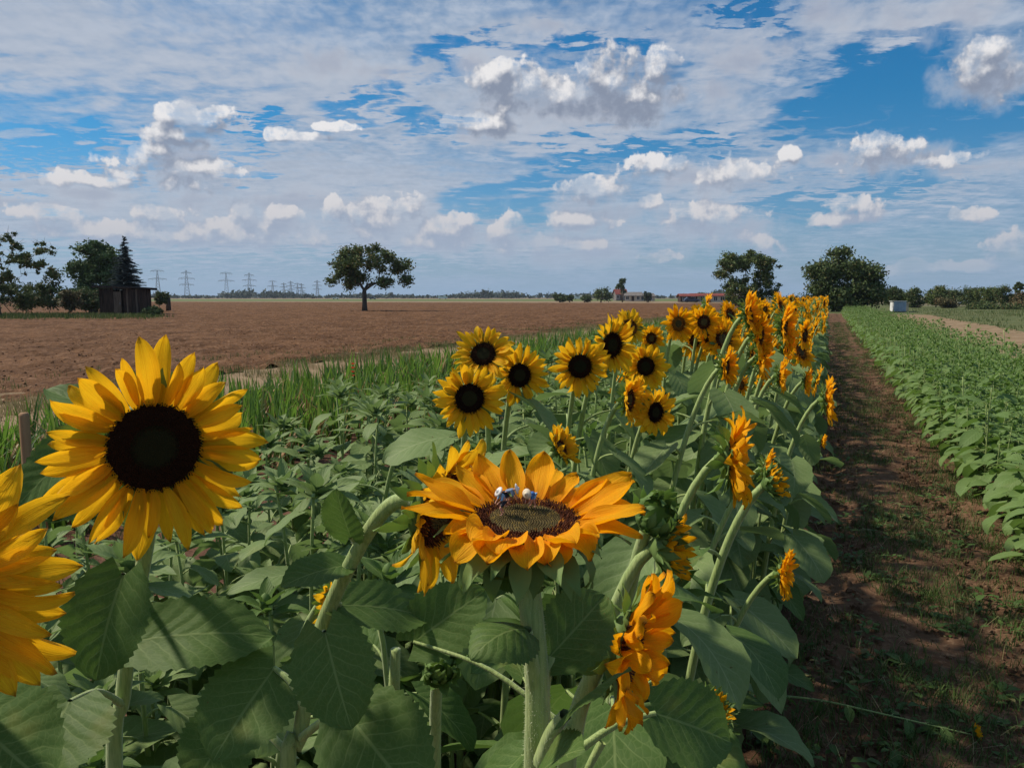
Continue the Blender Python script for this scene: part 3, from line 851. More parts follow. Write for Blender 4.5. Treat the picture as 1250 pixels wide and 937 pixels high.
def sheet(name, x0, x1, y0, y1, z, nx, ny, mat, amp=0.0, freq=1.0, edge=0.0, seed=0, kind='structure', ypow=1.0, xpow=1.0, oct=4, ridge=0.0, hf=None):
    X = x0 + (x1 - x0) * np.linspace(0, 1, nx + 1) ** xpow; Y = y0 + (y1 - y0) * np.linspace(0, 1, ny + 1) ** ypow
    gx, gy = np.meshgrid(X, Y)
    ex = np.zeros_like(gx)
    if edge:
        ex[:, 0] = (vnoise(gy[:, 0] * 1.3, gy[:, 0] * 0 + 5.5, seed + 9) - .5) * edge
        ex[:, -1] = (vnoise(gy[:, -1] * 1.1, gy[:, 0] * 0 + 7.5, seed + 5) - .5) * edge
    zz = np.full_like(gx, z)
    if amp:
        n = fbm(gx * freq, gy * freq, oct, seed, 0.6)
        zz += (n - 0.35) * amp
    if ridge: zz += ridge * np.sin(gx * 2 * math.pi / 0.45 + 1.5 * vnoise(gx * .4, gy * .2, 3))
    if hf is not None: zz += hf(gx, gy)
    V = np.stack([gx + ex, gy, zz], -1).reshape(-1, 3)
    i = np.arange(ny)[:, None] * (nx + 1) + np.arange(nx)[None]
    F = np.stack([i, i + 1, i + nx + 2, i + nx + 1], -1).reshape(-1, 4)
    D = dict(v=V.astype(np.float32), lv=F.ravel().astype(np.int32), tot=np.full(len(F), 4, np.int32), m=np.zeros(len(F), np.int32), uv=np.zeros((len(V), 2), np.float32))
    return tag(obj(name, mesh_from(name, D, mat)), kind=kind)

def poly_sheet(name, pts, z, mat):
    g = Geo(); g.add([(p[0], p[1], z) for p in pts], [tuple(range(len(pts)))])
    return tag(obj(name, g.mesh(name, mat)), kind='structure')

sheet('ground', -9000, 9000, -9000, 9000, -0.20, 8, 8, M['far_land'])
def quad_cam(name, d0, d1, px0, px1, z, mat):
    return poly_sheet(name, [at_depth_ground(px0, d0), at_depth_ground(px1, d0), at_depth_ground(px1, d1), at_depth_ground(px0, d1)], z, mat)
quad_cam('stubble_field', 200, 330, -1400, 900, -0.18, M['stubble'])
quad_cam('green_field', 330, 620, 180, 880, -0.17, M['far_green'])
quad_cam('rough_field', 100, 210, 740, 960, -0.19, M['stubble'])
quad_cam('fallow_field', 620, 1000, -100, 700, -0.17, M['stubble'])
# ploughed field: fine near the verge, coarse beyond
sheet('ploughed_field', -10.9, -330, 0, 190, -0.02, 560, 1250, M['plough'], amp=0.27, freq=2.3, ypow=1.5, seed=3, oct=4, edge=0.0, xpow=1.8)
sheet('verge', -11.9, -7.2, 0, 120, -0.012, 40, 400, M['dry'], amp=0.06, freq=1.4, seed=11, edge=0.5, ypow=1.5)
sheet('soil_bed', -7.4, -0.20, -3, 75, -0.02, 120, 520, M['soil'], amp=0.07, freq=2.6, seed=5, ypow=1.7)
def path_h(x, y):
    r1 = np.exp(-((x - 0.10) / 0.14) ** 2) + np.exp(-((x - 0.78) / 0.14) ** 2)
    return -0.025 * r1
sheet('path', -0.22, 1.16, -2, 78, 0.0, 66, 1300, M['path'], amp=0.06, freq=4.5, seed=8, ypow=1.8, oct=5, hf=path_h)
sheet('crop_soil', 1.14, 3.3, -2, 78, -0.012, 30, 400, M['soil'], amp=0.05, freq=3, seed=15, ypow=1.7)
sheet('tilled_strip', 3.25, 8.0, 0, 78, -0.03, 60, 400, M['dry'], amp=0.07, freq=2.2, seed=17, ypow=1.2, edge=0.6)
sheet('meadow', 7.6, 70, 0, 150, -0.045, 60, 90, M['meadow'], amp=0.05, freq=.5, seed=18)
sheet('headland', -14, 14, 74, 200, -0.030, 20, 60, M['meadow'], amp=0.05, freq=.5, seed=19)

# ------------------------------------------------------------------ grass and weeds (uncountable)
M['grass_dry'] = material('dry_grass', isl_sh, c1=(0.30, 0.24, 0.12), c2=(0.17, 0.17, 0.06), c3=(0.40, 0.32, 0.18), tf=0.25)
M['grass'] = material('verge_grass', isl_sh, c1=(0.065, 0.105, 0.028), c2=(0.12, 0.155, 0.045), c3=(0.22, 0.20, 0.09), tf=0.25)
M['grass_dark'] = material('path_weed', isl_sh, c1=(0.050, 0.095, 0.022), c2=(0.092, 0.155, 0.036), c3=(0.16, 0.15, 0.06), tf=0.2)
def grass(name, label, pts, hmin, hmax, w, mat, seed, lean=0.5, per=1, spread=0.03):
    r = np.random.default_rng(seed)
    P = np.repeat(np.asarray(pts, float), per, axis=0)
    n = len(P); P[:, :2] += r.normal(0, spread, (n, 2))
    a = r.uniform(0, 6.283, n); h = r.uniform(hmin, hmax, n); b = r.uniform(0, 6.283, n); ln = r.uniform(0.1, 1, n) * lean
    dx, dy = np.cos(a) * w / 2, np.sin(a) * w / 2
    ox, oy = np.cos(b) * h * ln, np.sin(b) * h * ln
    z = P[:, 2]
    V = np.stack([np.stack([P[:, 0] - dx, P[:, 1] - dy, z], -1), np.stack([P[:, 0] + dx, P[:, 1] + dy, z], -1),
                  np.stack([P[:, 0] + dx * .7 + ox * .4, P[:, 1] + dy * .7 + oy * .4, z + h * .6], -1), np.stack([P[:, 0] - dx * .7 + ox * .4, P[:, 1] - dy * .7 + oy * .4, z + h * .6], -1),
                  np.stack([P[:, 0] + ox, P[:, 1] + oy, z + h * np.sqrt(np.maximum(0.1, 1 - ln ** 2 * .6))], -1)], 1).reshape(-1, 3)
    i = np.arange(n)[:, None] * 5
    lv = np.concatenate([i + np.array([0, 1, 2, 3]), i + np.array([3, 2, 4])], 1).ravel().astype(np.int32)
    tot = np.tile(np.array([4, 3], np.int32), n)
    D = dict(v=V.astype(np.float32), lv=lv, tot=tot, m=np.zeros(2 * n, np.int32), uv=np.full((len(V), 2), .5, np.float32))
    return tag(obj(name, mesh_from(name, D, mat)), label, 'grass', kind='stuff')
def scatter(n, x0, x1, y0, y1, seed, ypow=1.5, thr=None, fr=0.8, z=0.0, fx=1.0):
    r = np.random.default_rng(seed)
    x = r.uniform(x0, x1, n); y = y0 + (y1 - y0) * r.uniform(0, 1, n) ** ypow
    if thr is not None:
        k = fbm(x * fr * fx, y * fr, 3, seed) > thr + r.normal(0, .03, n)
        x, y = x[k], y[k]
    return np.stack([x, y, np.full_like(x, z)], -1)
grass('dry_grass', 'straw coloured dry grass along the track by the ploughed field', scatter(9000, -11.2, -9.2, 3, 90, 1, 1.7, 0.42), 0.05, 0.20, 0.010, M['grass_dry'], 1, per=4, spread=.06)
grass('verge_grass', 'short green grass beside the dry track', scatter(5000, -11.6, -10.2, 3, 90, 2, 1.7, 0.54), 0.05, 0.18, 0.012, M['grass'], 2, per=4, spread=.06)
grass('track_grass', 'sparse dry grass in the middle of the track', scatter(2500, -9.2, -7.4, 3, 60, 3, 1.6, 0.50), 0.02, 0.07, 0.008, M['grass_dry'], 3, per=4, spread=.05)
grass('field_edge_weeds', 'scattered weeds at the edge of the ploughed field', scatter(2500, -14, -10.8, 4, 60, 12, 1.5, 0.60), 0.05, 0.16, 0.012, M['grass'], 13, per=5, spread=.07)
grass('path_grass', 'dark green grass tufts on the soil path', np.concatenate([scatter(6500, -0.22, 1.2, 1.5, 50, 4, 2.3, 0.47, 2.2, 0.006), scatter(2600, 0.28, 0.66, 1.5, 50, 5, 2.0, 0.42, 2.2, 0.006), scatter(2600, 0.88, 1.2, 1.5, 50, 6, 2.0, 0.42, 2.2, 0.006)]), 0.02, 0.085, 0.0035, M['grass_dark'], 5, lean=1.2, per=9, spread=.028)
grass('path_litter', 'pale dead stalks and straw on the soil path', scatter(900, -0.15, 1.2, 1.5, 25, 7, 1.8, None, 1, 0.012), 0.03, 0.09, 0.0025, M['grass_dry'], 6, lean=3.0, per=2, spread=.03)
grass('bed_weeds', 'small weeds on the soil between flower beds', scatter(1800, -5.0, -2.4, 1, 20, 8, 1.5, 0.50, 1, -0.0), 0.03, 0.12, 0.005, M['grass_dark'], 7, per=6, spread=.03)
grass('field_fringe_grass', 'green grass fringe before the dark wooden shed', np.array([tuple(at_depth_ground(rnd.uniform(-80, 200 - abs(rnd.gauss(0, 14))), 59 + rnd.gauss(0, 2.6)))[:2] + (0,) for _ in range(1500)]), 0.08, 0.42, 0.05, M['grass'], 8, per=6, spread=.45)
grass('meadow_grass', 'rough green grass beyond the tilled strip', scatter(7000, 7.6, 40, 8, 110, 9, 1.2, 0.4, .3, -.04), 0.06, 0.25, 0.03, M['grass'], 9, per=4, spread=.15)
# low broad-leaved weeds on the path
g = Geo(); r_ = random.Random(5)
for c in scatter(1100, -0.15, 1.18, 1.6, 22, 21, 1.9, 0.45, 1.7, 0.012):
    s_ = r_.uniform(0.5, 1.3)
    for k in range(r_.randrange(5, 11)):
        a = r_.uniform(0, 6.28); rr_ = r_.uniform(0.0, 0.045) * s_; L = r_.uniform(0.025, 0.055) * s_
        o = Vector((math.cos(a), math.sin(a), r_.uniform(0.1, 0.9))).normalized()
        blade(g, L, L * 0.5, frame_yz(o, (0, 0, 1), (c[0] + math.cos(a) * rr_, c[1] + math.sin(a) * rr_, c[2] + r_.uniform(0, .02))), 2, 3, 0.2, 0.6, 0.02, k, 0.0, 0.0)
tag(obj('path_weeds', g.mesh('path_weeds', M['grass_dark'])), 'low broad-leaved weeds growing in patches on the path', 'weeds', kind='stuff')
# clods and crumbs on path and ploughed field
g = Geo()
def clod(g, c, s, r):
    V = []
    for a, b in ((0, 1), (0, -1)): pass
    base = [(1,0,0),(0.5,.87,0),(-.5,.87,0),(-1,0,0),(-.5,-.87,0),(.5,-.87,0)]
    V = [(c[0] + x * s * r.uniform(.7, 1.2), c[1] + y * s * r.uniform(.7, 1.2), c[2] - s * .2) for x, y, _ in base]
    V += [(c[0] + x * s * .6 * r.uniform(.6, 1.3), c[1] + y * s * .6 * r.uniform(.6, 1.3), c[2] + s * r.uniform(.4, .8)) for x, y, _ in base]
    F = [(i, (i + 1) % 6, 6 + (i + 1) % 6, 6 + i) for i in range(6)] + [tuple(range(6, 12))]
    g.add(V, F)
for c in scatter(6000, -0.2, 1.15, 1.4, 16, 31, 1.9, None, 1, 0.0): clod(g, c, r_.choice([.006, .008, .012, .02]), r_)
tag(obj('path_clods', g.mesh('path_clods', M['path'], smooth=False)), 'crumbs and clods of reddish soil on the path', 'soil clods', kind='stuff')
g = Geo()
for c in scatter(2500, -26, -10.8, 4, 50, 32, 1.4, None, 1, 0.05): clod(g, c, r_.choice([.012, .016, .022, .03]), r_)
tag(obj('field_clods', g.mesh('field_clods', M['plough'], smooth=False)), 'loose clods of turned brown earth on the ploughed field', 'soil clods', kind='stuff')

# ------------------------------------------------------------------ trees
M['bark'] = material('bark', flat_sh, c1=(0.045, 0.035, 0.026), c2=(0.10, 0.08, 0.06), scale=6.0, stretch=(1, 1, .2), bd=.05)
def fol(name, c1, c2, c3=None): M[name] = material(name, isl_sh, c1=c1, c2=c2, c3=c3, tf=0.15, rough=0.7)
fol('crown_dark', (0.047, 0.075, 0.023), (0.098, 0.137, 0.044), (0.156, 0.143, 0.052))
fol('crown_walnut', (0.058, 0.094, 0.026), (0.124, 0.163, 0.049), (0.208, 0.169, 0.065))
fol('crown_round', (0.052, 0.091, 0.029), (0.104, 0.163, 0.052))
fol('crown_blue', (0.065, 0.098, 0.101), (0.111, 0.156, 0.163))
fol('crown_bush', (0.049, 0.078, 0.026), (0.098, 0.137, 0.047), (0.169, 0.130, 0.058))
fol('crown_rust', (0.078, 0.078, 0.034), (0.143, 0.124, 0.055), (0.182, 0.104, 0.052))
fol('crown_far', (0.045, 0.060, 0.038), (0.065, 0.085, 0.050))

def leaf_cloud(centres, radii, n, size, seed, flat=0.8):
    """n small leaf quads spread through clumps"""
    r = np.random.default_rng(seed)
    k = r.choice(len(centres), n, p=np.array(radii) ** 2.2 / np.sum(np.array(radii) ** 2.2))
    u = r.normal(size=(n, 3)); u /= np.linalg.norm(u, axis=1)[:, None]
    rr = np.minimum(np.abs(r.normal(0, .62, n)), 1.05)
    P = np.array(centres)[k] + u * (np.array(radii)[k] * rr)[:, None] * np.array([1, 1, flat])
    s = size * r.uniform(0.6, 1.4, n)
    a = r.normal(size=(n, 3)); a /= np.linalg.norm(a, axis=1)[:, None]
    b = np.cross(a, u + r.normal(size=(n, 3)) * .5); b /= np.linalg.norm(b, axis=1)[:, None] + 1e-9
    V = np.stack([P - a * s[:, None], P + b * s[:, None] * .55, P + a * s[:, None], P - b * s[:, None] * .55], 1).reshape(-1, 3)
    return dict(v=V.astype(np.float32), lv=np.arange(4 * n, dtype=np.int32), tot=np.full(n, 4, np.int32), m=np.zeros(n, np.int32), uv=np.full((4 * n, 2), .5, np.float32))

def tree(name, label, cat, base, d, lobes, trunk_r, fork, nclump, nleaf, size, mat, seed, group=None, clump=0.16, trunk_px=None, bare=0, depth_sq=1.0):
    """lobes: ellipses (px, py, rx, ry) of the crown as seen at camera depth d, made into volumes of that real size"""
    r = random.Random(seed)
    base = Vector(base); root = tag(empty(name, base), label, cat, group)
    s = d / FPX
    L = []
    for (px, py, rx, ry) in lobes:
        p = at(px, py, d)
        L.append((p - base, rx * s, ry * s))
    tot = sum(a * b for _, a, b in L)
    cs, rs = [], []
    width = max(a for _, a, b in L)
    for (c, a, b) in L:
        k = max(3, int(nclump * a * b / tot))
        for _ in range(k):
            u = Vector((r.gauss(0, 1), r.gauss(0, 1), r.gauss(0, 1))).normalized() * (r.random() ** 0.4)
            cr = clump * width * r.uniform(0.55, 1.75)
            cs.append(c + RT * (u.x * max(0.1, a - cr * .6)) + FH * (u.y * max(a, b) * depth_sq) + UPV * (u.z * max(.1, b - cr * .5)))
            rs.append(cr)
    g = Geo()
    fk = Vector((0, 0, fork))
    tube(g, [Vector((0, 0, -0.2)), Vector((0, 0, fork * .3)), fk], [trunk_r * 1.35, trunk_r, trunk_r * .85], 8, 0)
    nodes = [(fk, trunk_r * .8)]
    nclump_ = len(cs); order = sorted(range(len(cs)), key=lambda i: (cs[i] - fk).length)
    for i in order:
        c = cs[i]
        best = min(nodes, key=lambda n_: (n_[0] - c).length + 0.35 * (n_[0] - fk).length)
        p0, r0 = best; ln = (c - p0).length
        mid = p0.lerp(c, 0.5) + Vector((r.uniform(-.1, .1), r.uniform(-.1, .1), r.uniform(-.02, .12))) * ln
        r1 = max(r0 * .62, trunk_r * .05)
        tube(g, [p0, mid, c], [r0 * .75, r1, r1 * .5], 5, 0, caps=False)
        nodes.append((mid, r1)); nodes.append((c, r1 * .6))
    for _ in range(bare):       # bare twigs standing out of the crown
        i = r.randrange(len(cs)); c = cs[i]
        u = Vector((r.gauss(0, 1), r.gauss(0, 1), abs(r.gauss(0, 1)) + .2)).normalized()
        tube(g, [c, c + u * rs[i] * 1.2, c + u * rs[i] * 2.2 + Vector((0, 0, rs[i] * .3))], [trunk_r * .10, trunk_r * .06, trunk_r * .02], 3, 0, caps=False)
    obj('trunk', g.mesh('trunk', M['bark']), root)
    obj('crown', mesh_from('crown', leaf_cloud([tuple(c) for c in cs], rs, nleaf, size, seed), M[mat], smooth=False), root)
    return root

def bgpt(px, d): return at_depth_ground(px, d)
# lone round tree in the ploughed field
tree('field_tree', 'lone round-crowned tree standing by itself in the ploughed field', 'tree', bgpt(446, 84), 84,
     [(450,318,34,20),(418,332,22,17),(434,306,20,11),(484,325,22,13),(496,341,11,9),(406,345,12,8),(442,343,34,13),(472,344,20,8),(460,303,12,9),(425,322,26,16),(465,318,26,16)], .26, 2.2, 130, 17000, .14, 'crown_walnut', 14, clump=.20)
tree('orchard_tree', 'tall open-crowned tree with sky showing through, behind the far sunflowers', 'tree', bgpt(911, 98), 98,
     [(912,322,34,17),(886,328,18,17),(936,332,18,20),(905,350,36,15),(926,314,20,9),(893,313,16,8),(935,352,20,12),(910,366,30,10)], .32, 2.0, 150, 22000, .15, 'crown_walnut', 8, clump=.15)
tree('orchard_tree', 'broad dark dense tree at the far end of the path', 'tree', bgpt(1032, 82), 82,
     [(1030,328,36,20),(1002,332,24,14),(1056,336,26,16),(1026,309,17,8),(1030,356,46,20),(1052,360,34,20),(1003,352,22,16),(1020,372,30,10),(1066,350,18,16)], .36, 1.3, 180, 34000, .15, 'crown_dark', 9, clump=.20)
tree('shade_tree', 'large dense round green tree behind the dark wooden shed', 'tree', bgpt(116, 74), 74,
     [(120,316,32,22),(100,334,22,20),(132,340,28,22),(98,362,24,18),(122,304,22,11),(120,360,34,20)], .35, 1.2, 150, 30000, .14, 'crown_round', 10, clump=.20)
tree('fruit_tree', 'sparse half-bare tree with spreading twigs at the left edge', 'tree', bgpt(0, 58), 58,
     [(10,300,18,20),(36,322,28,16),(52,303,18,14),(8,328,26,20),(62,330,10,8),(-25,310,35,30)], .20, 1.6, 110, 8000, .10, 'crown_walnut', 11, clump=.11, bare=120)
for i, (px, d, lb, mat, lab) in enumerate([
    (42, 66, [(42,362,20,18),(34,370,20,12),(50,352,10,10)], 'crown_dark', 'dark rounded bush in the gap between the half-bare tree and the upright bush'),
    (108, 66, [(108,366,18,14),(98,360,12,10)], 'crown_bush', 'leafy bush at the foot of the large round tree'),
    (18, 62, [(18,362,26,16),(8,352,20,12)], 'crown_dark', 'dark low bush under the half-bare tree at the left edge'),
    (62, 64, [(62,352,16,20),(58,366,20,12),(66,338,9,10)], 'crown_bush', 'upright leafy green bush between the half-bare tree and the round tree'),
    (86, 60, [(86,366,14,14)], 'crown_rust', 'brownish green shrub just left of the dark shed'),
    (186, 60, [(186,380,11,6)], 'crown_bush', 'small low green shrub at the right foot of the dark shed'),
    (197, 80, [(197,364,9,10)], 'crown_dark', 'small dark round bush right of the shed beside the stump')]):
    tree('bush', lab, 'bush', bgpt(px, d), d, lb, .05, .15, 30, 3800, .10, mat, 30 + i, clump=.3)
# blue spruce: whorls of drooping boughs
def spruce(name, label, px, d, top_py, half_px, seed):
    r = random.Random(seed); base = bgpt(px, d); s = d / FPX
    H = (CAM + ray(px, top_py) * d).z
    root = tag(empty(name, base), label, 'spruce tree')
    g = Geo(); tube(g, [(0, 0, -.1), (0, 0, H * .5), (0, 0, H)], [.16, .09, .015], 7, 0); 
    gl = Geo(); Rb = half_px * s
    nlev = 30
    for k in range(nlev):
        q = (k + .5) / nlev; z = 0.5 + (H - 0.55) * q
        rad = Rb * (1 - q) ** 0.85 * r.uniform(.85, 1.15)
        nb = int(14 * (1 - q) + 5)
        for j in range(nb):
            a = 2 * math.pi * (j + r.random()) / nb; rr = rad * r.uniform(.7, 1.1)
            zz_ = z + r.uniform(-.5, .5) * (H / nlev) * 1.6; o = Vector((math.cos(a), math.sin(a), 0)); p0 = Vector((0, 0, zz_)); tip = p0 + o * rr + UPV * (rr * r.uniform(-.30, .15))
            tube(g, [p0, p0 + o * rr * .5 - UPV * rr * .05, tip], [.03, .02, .006], 3, 0, caps=False)
            n = max(6, int(rr / .035))
            for m in range(n):
                t = (m + 1) / n; p = p0.lerp(tip, t)
                for sd in (-1, 1, -.5, .5):
                    dd = (o * .6 + o.cross(UPV) * sd * r.uniform(.4, 1) + UPV * r.uniform(-.5, .4)).normalized() * r.uniform(.14, .30) * (1.2 - t * .5)
                    w = dd.cross(UPV).normalized() * .06
                    gl.add([tuple(p - w), tuple(p + w), tuple(p + dd)], [(0, 1, 2)])
    obj('trunk', g.mesh('trunk', M['bark']), root)
    obj('crown', gl.mesh('crown', M['crown_blue'], smooth=False), root)
spruce('blue_spruce', 'conical blue-grey spruce rising right behind the dark wooden shed', 158, 70, 290, 29, 3)

# far clumps round the farm and along the horizon
tl = [('thin_tree', 'tall thin tree rising above the red-roofed farmhouse', 759, 262, [(759,343,5,5),(757,350,7,4),(761,355,4,4)], 'crown_dark', 3.5),
      ('hedge_bush', 'low green bush at the far left of the farm', 683, 250, [(682,362,8,6),(686,365,8,4)], 'crown_bush', .3),
      ('hedge_bush', 'low dark bush right of the leftmost farm bush', 695, 255, [(695,364,6,4)], 'crown_dark', .3),
      ('round_tree', 'large round dark tree left of the red-roofed farmhouse', 733, 245, [(734,358,11,9),(728,363,10,5),(741,362,9,6)], 'crown_dark', .6),
      ('hedge_bush', 'small green bush between the white vans and the low farm bushes', 713, 250, [(716,364,9,4)], 'crown_bush', .3),
      ('small_tree', 'small grey-green tree at the right end of the farm buildings', 790, 260, [(790,360,6,6),(790,365,4,4)], 'crown_far', .5),
      ('round_tree', 'low dark tree behind the long red-roofed sheds', 866, 250, [(860,363,8,5),(869,361,6,5)], 'crown_dark', .4),
      ('round_tree', 'row-like dark clump of far trees left of the open-crowned tree', 858, 255, [(856,362,9,5)], 'crown_dark', .4),
      ('hedge_bush', 'dark green tree between the two big far trees', 975, 150, [(975,366,16,10),(962,368,14,8)], 'crown_dark', .5),
      ('hedge_bush', 'green bush left of the broad dark tree', 992, 120, [(990,370,18,8)], 'crown_bush', .4)]
for i, (nm, lab, px, d, lb, mat, fk) in enumerate(tl):
    tree(nm, lab, 'tree' if 'tree' in nm else 'bush', bgpt(px, d), d, lb, .2 if d > 200 else .1, fk, 22, 1800, .0022 * d * .55, mat, 60 + i, clump=.35)
# orchard line on the right: single trees and shrubs
ol = [(1096,118,[(1096,362,14,10),(1092,355,10,7)],'crown_bush','rounded green tree directly behind the small white shed'),
      (1118,112,[(1118,366,13,11),(1116,357,10,8)],'crown_dark','dark bushy tree right of the small white shed'),
      (1140,120,[(1140,362,15,11),(1144,354,10,6)],'crown_walnut','mid green tree second right of the white shed'),
      (1158,110,[(1158,371,12,7),(1150,368,10,6)],'crown_rust','low brownish shrub before the orchard trees'),
      (1163,126,[(1164,358,16,10),(1160,364,16,10)],'crown_bush','wide green orchard tree at the middle of the right-hand line'),
      (1186,122,[(1186,357,14,9),(1184,366,16,9)],'crown_dark','dark orchard tree above the parked white car'),
      (1206,118,[(1205,358,15,11),(1208,368,15,8)],'crown_walnut','rounded orchard tree right of the parked white car'),
      (1228,112,[(1228,364,14,10),(1224,356,10,8)],'crown_bush','light green orchard tree near the right edge'),
      (1246,104,[(1250,364,15,13),(1240,372,12,7)],'crown_rust','brownish bushy tree at the right edge of the picture'),
      (1244,116,[(1243,352,3,8),(1246,350,4,4)],'crown_bush','thin wispy sapling standing above the orchard at the right edge'),
      (1275,110,[(1275,360,20,15)],'crown_dark','dark tree cut off by the right edge of the picture'),
      (1085,128,[(1084,362,12,10)],'crown_walnut','green tree between the broad dark tree and the white shed'),
      (1200,100,[(1200,376,22,5)],'crown_dark','low dark hedge-like bush in front of the orchard trees'),
      (1235,98,[(1235,377,18,5)],'crown_bush','low green bush in front of the brownish tree at the right')]
for i, (px, d, lb, mat, lab) in enumerate(ol):
    tree('orchard_bush' if 'shrub' in lab or 'bush in' in lab or 'hedge-like' in lab else 'orchard_tree', lab, 'bush' if 'shrub' in lab or 'bush in' in lab else 'tree', bgpt(px, d), d, lb, .09, .3, 44, 6000, .12, mat, 90 + i, clump=.30, group='trees and shrubs of the far orchard line')
# far woods on the horizon
cs, rs = [], []
r_ = random.Random(77)
for k in range(700):
    px = r_.uniform(150, 900); d = r_.uniform(900, 1500)
    hh = 3 + 5 * (math.sin(px * .045) * .5 + .5) * r_.random() + 4 * (math.sin(px * .021 + 1.0) > .4) * r_.random()
    p = bgpt(px, d); cs.append((p.x, p.y, hh * .5)); rs.append(hh * .75 + 1)
tag(obj('far_woods', mesh_from('far_woods', leaf_cloud(cs, rs, 16000, 2.2, 5, .7), M['crown_far'], smooth=False)), 'thin dark line of far woods along the horizon', 'woods', kind='stuff')

# ------------------------------------------------------------------ buildings, pylons
M['wood_dark'] = material('weathered_dark_boards', flat_sh, c1=(0.022, 0.014, 0.010), c2=(0.075, 0.045, 0.032), scale=9.0, stretch=(1, 1, .12), bd=.01)
M['wood_pale'] = material('bleached_boards', flat_sh, c1=(0.10, 0.07, 0.05), c2=(0.19, 0.14, 0.10), scale=9.0, stretch=(1, 1, .12), bd=.01)
M['tin'] = material('dark_roofing', flat_sh, c1=(0.03, 0.028, 0.028), c2=(0.07, 0.065, 0.06), scale=3.0)
M['steel'] = material('galvanised_steel', flat_sh, c1=(0.16, 0.17, 0.18), c2=(0.21, 0.22, 0.23), scale=1.0)
M['white'] = material('white_paint', flat_sh, c1=(0.62, 0.64, 0.64), c2=(0.72, 0.73, 0.72), scale=2.0)
M['bluegrey'] = material('pale_blue_sheet', flat_sh, c1=(0.34, 0.42, 0.50), c2=(0.42, 0.50, 0.57), scale=2.0)
M['cream'] = material('cream_render', flat_sh, c1=(0.42, 0.36, 0.27), c2=(0.52, 0.45, 0.35), scale=2.0)
M['red'] = material('red_roof_tiles', flat_sh, c1=(0.15, 0.04, 0.032), c2=(0.22, 0.06, 0.045), scale=2.0)
M['dark'] = material('dark_opening', flat_sh, c1=(0.012, 0.012, 0.014), c2=(0.02, 0.02, 0.022), scale=2.0, rough=.3)
M['greyroof'] = material('grey_roof_tiles', flat_sh, c1=(0.13, 0.12, 0.11), c2=(0.20, 0.18, 0.17), scale=2.0)
M['carblue'] = material('dark_blue_car_paint', flat_sh, c1=(0.02, 0.035, 0.08), c2=(0.02, 0.035, 0.08), rough=.3, spec=.5)
M['rubber'] = material('black_rubber', flat_sh, c1=(0.015, 0.015, 0.015), c2=(0.02, 0.02, 0.02))

def cam_frame(px, d, turn=0.0):
    """root Empty on the ground, local X to picture right, local -Y towards the camera"""
    return bgpt(px, d), YAW + turn
# dark wooden shed
p, rz = cam_frame(156, 62, R(-14))
shed = tag(empty('wooden_shed', p, rz), 'dark weathered wooden shed with a flat overhanging roof and slightly open door', 'shed')
g = Geo(); r_ = random.Random(3)
W_, D_, H_ = 2.9, 2.2, 2.05
def boards(g, x0, x1, y, h, axis, dy, wmin=.11, wmax=.17, skip=()):
    x = x0
    while x < x1 - .02:
        w = min(r_.uniform(wmin, wmax), x1 - x); hh = h + r_.uniform(-.04, .02); off = r_.uniform(-.012, .012)
        if not any(a < x + w / 2 < b for a, b in skip):
            c = (x + w / 2, y + off, hh / 2) if axis == 'x' else (y + off, x + w / 2, hh / 2)
            s = (w - .012, .03, hh) if axis == 'x' else (.03, w - .012, hh)
            box(g, c, s, 1 if r_.random() < dy else 0)
        x += w
boards(g, -W_/2, W_/2, -D_/2, H_ + .12, 'x', .15, skip=((-.15, .75),)); boards(g, -W_/2, W_/2, D_/2, H_, 'x', .1)
boards(g, -D_/2 + .03, D_/2 - .03, -W_/2, H_ + .06, 'y', .3); boards(g, -D_/2 + .03, D_/2 - .03, W_/2, H_ + .06, 'y', .1)
for x in (-W_/2 + .08, -.2, .8, W_/2 - .08): box(g, (x, -D_/2 + .08, H_/2), (.1, .1, H_ - .02), 0)
box(g, (0, 0, .02), (W_ - .1, D_ - .1, .06), 0)
obj('wall', g.mesh('wall', [M['wood_dark'], M['wood_pale']], smooth=False), shed)
g = Geo(); box(g, (0, 0, 0), (W_ + .7, D_ + .7, .05), 0)
for k in range(14): box(g, (-W_/2 - .3 + k * (W_ + .6) / 13, 0, .04), (.05, D_ + .7, .035), 0)
box(g, (0, -D_/2 - .33, -.06), (W_ + .7, .03, .12), 1); box(g, (0, D_/2 + .33, -.06), (W_ + .7, .03, .12), 1)
rf = obj('roof', g.mesh('roof', [M['tin'], M['wood_dark']], smooth=False), shed, (0, 0, H_ + .20)); rf.rotation_euler = (R(-2), R(1.5), 0)
g = Geo(); x = 0.0
for k in range(6): box(g, (.075 + k * .148, 0, .95), (.14, .025, 1.88), k == 2)
box(g, (.45, -.03, .4), (.85, .025, .09)); box(g, (.45, -.03, 1.5), (.85, .025, .09))
dr = obj('door', g.mesh('door', [M['wood_pale'], M['wood_pale']], smooth=False), shed, (-.14, -D_/2 - .02, .02)); dr.rotation_euler = (0, 0, R(-14))
g = Geo(); box(g, (.82, -.06, 1.0), (.03, .05, .16)); obj('handle', g.mesh('handle', M['steel'], smooth=False), dr)
# stump
p, rz = cam_frame(207.5, 84)
g = Geo(); tube(g, [(0, 0, -.1), (.02, 0, .8), (-.03, 0, 1.45)], [.28, .24, .26], 9); tube(g, [(-.1, 0, 1.2), (-.22, 0, 1.5)], [.14, .08], 6)
o = tag(obj('tree_stump', g.mesh('tree_stump', M['bark']), None, p), 'tall dark tree stump standing alone right of the shed', 'stump')

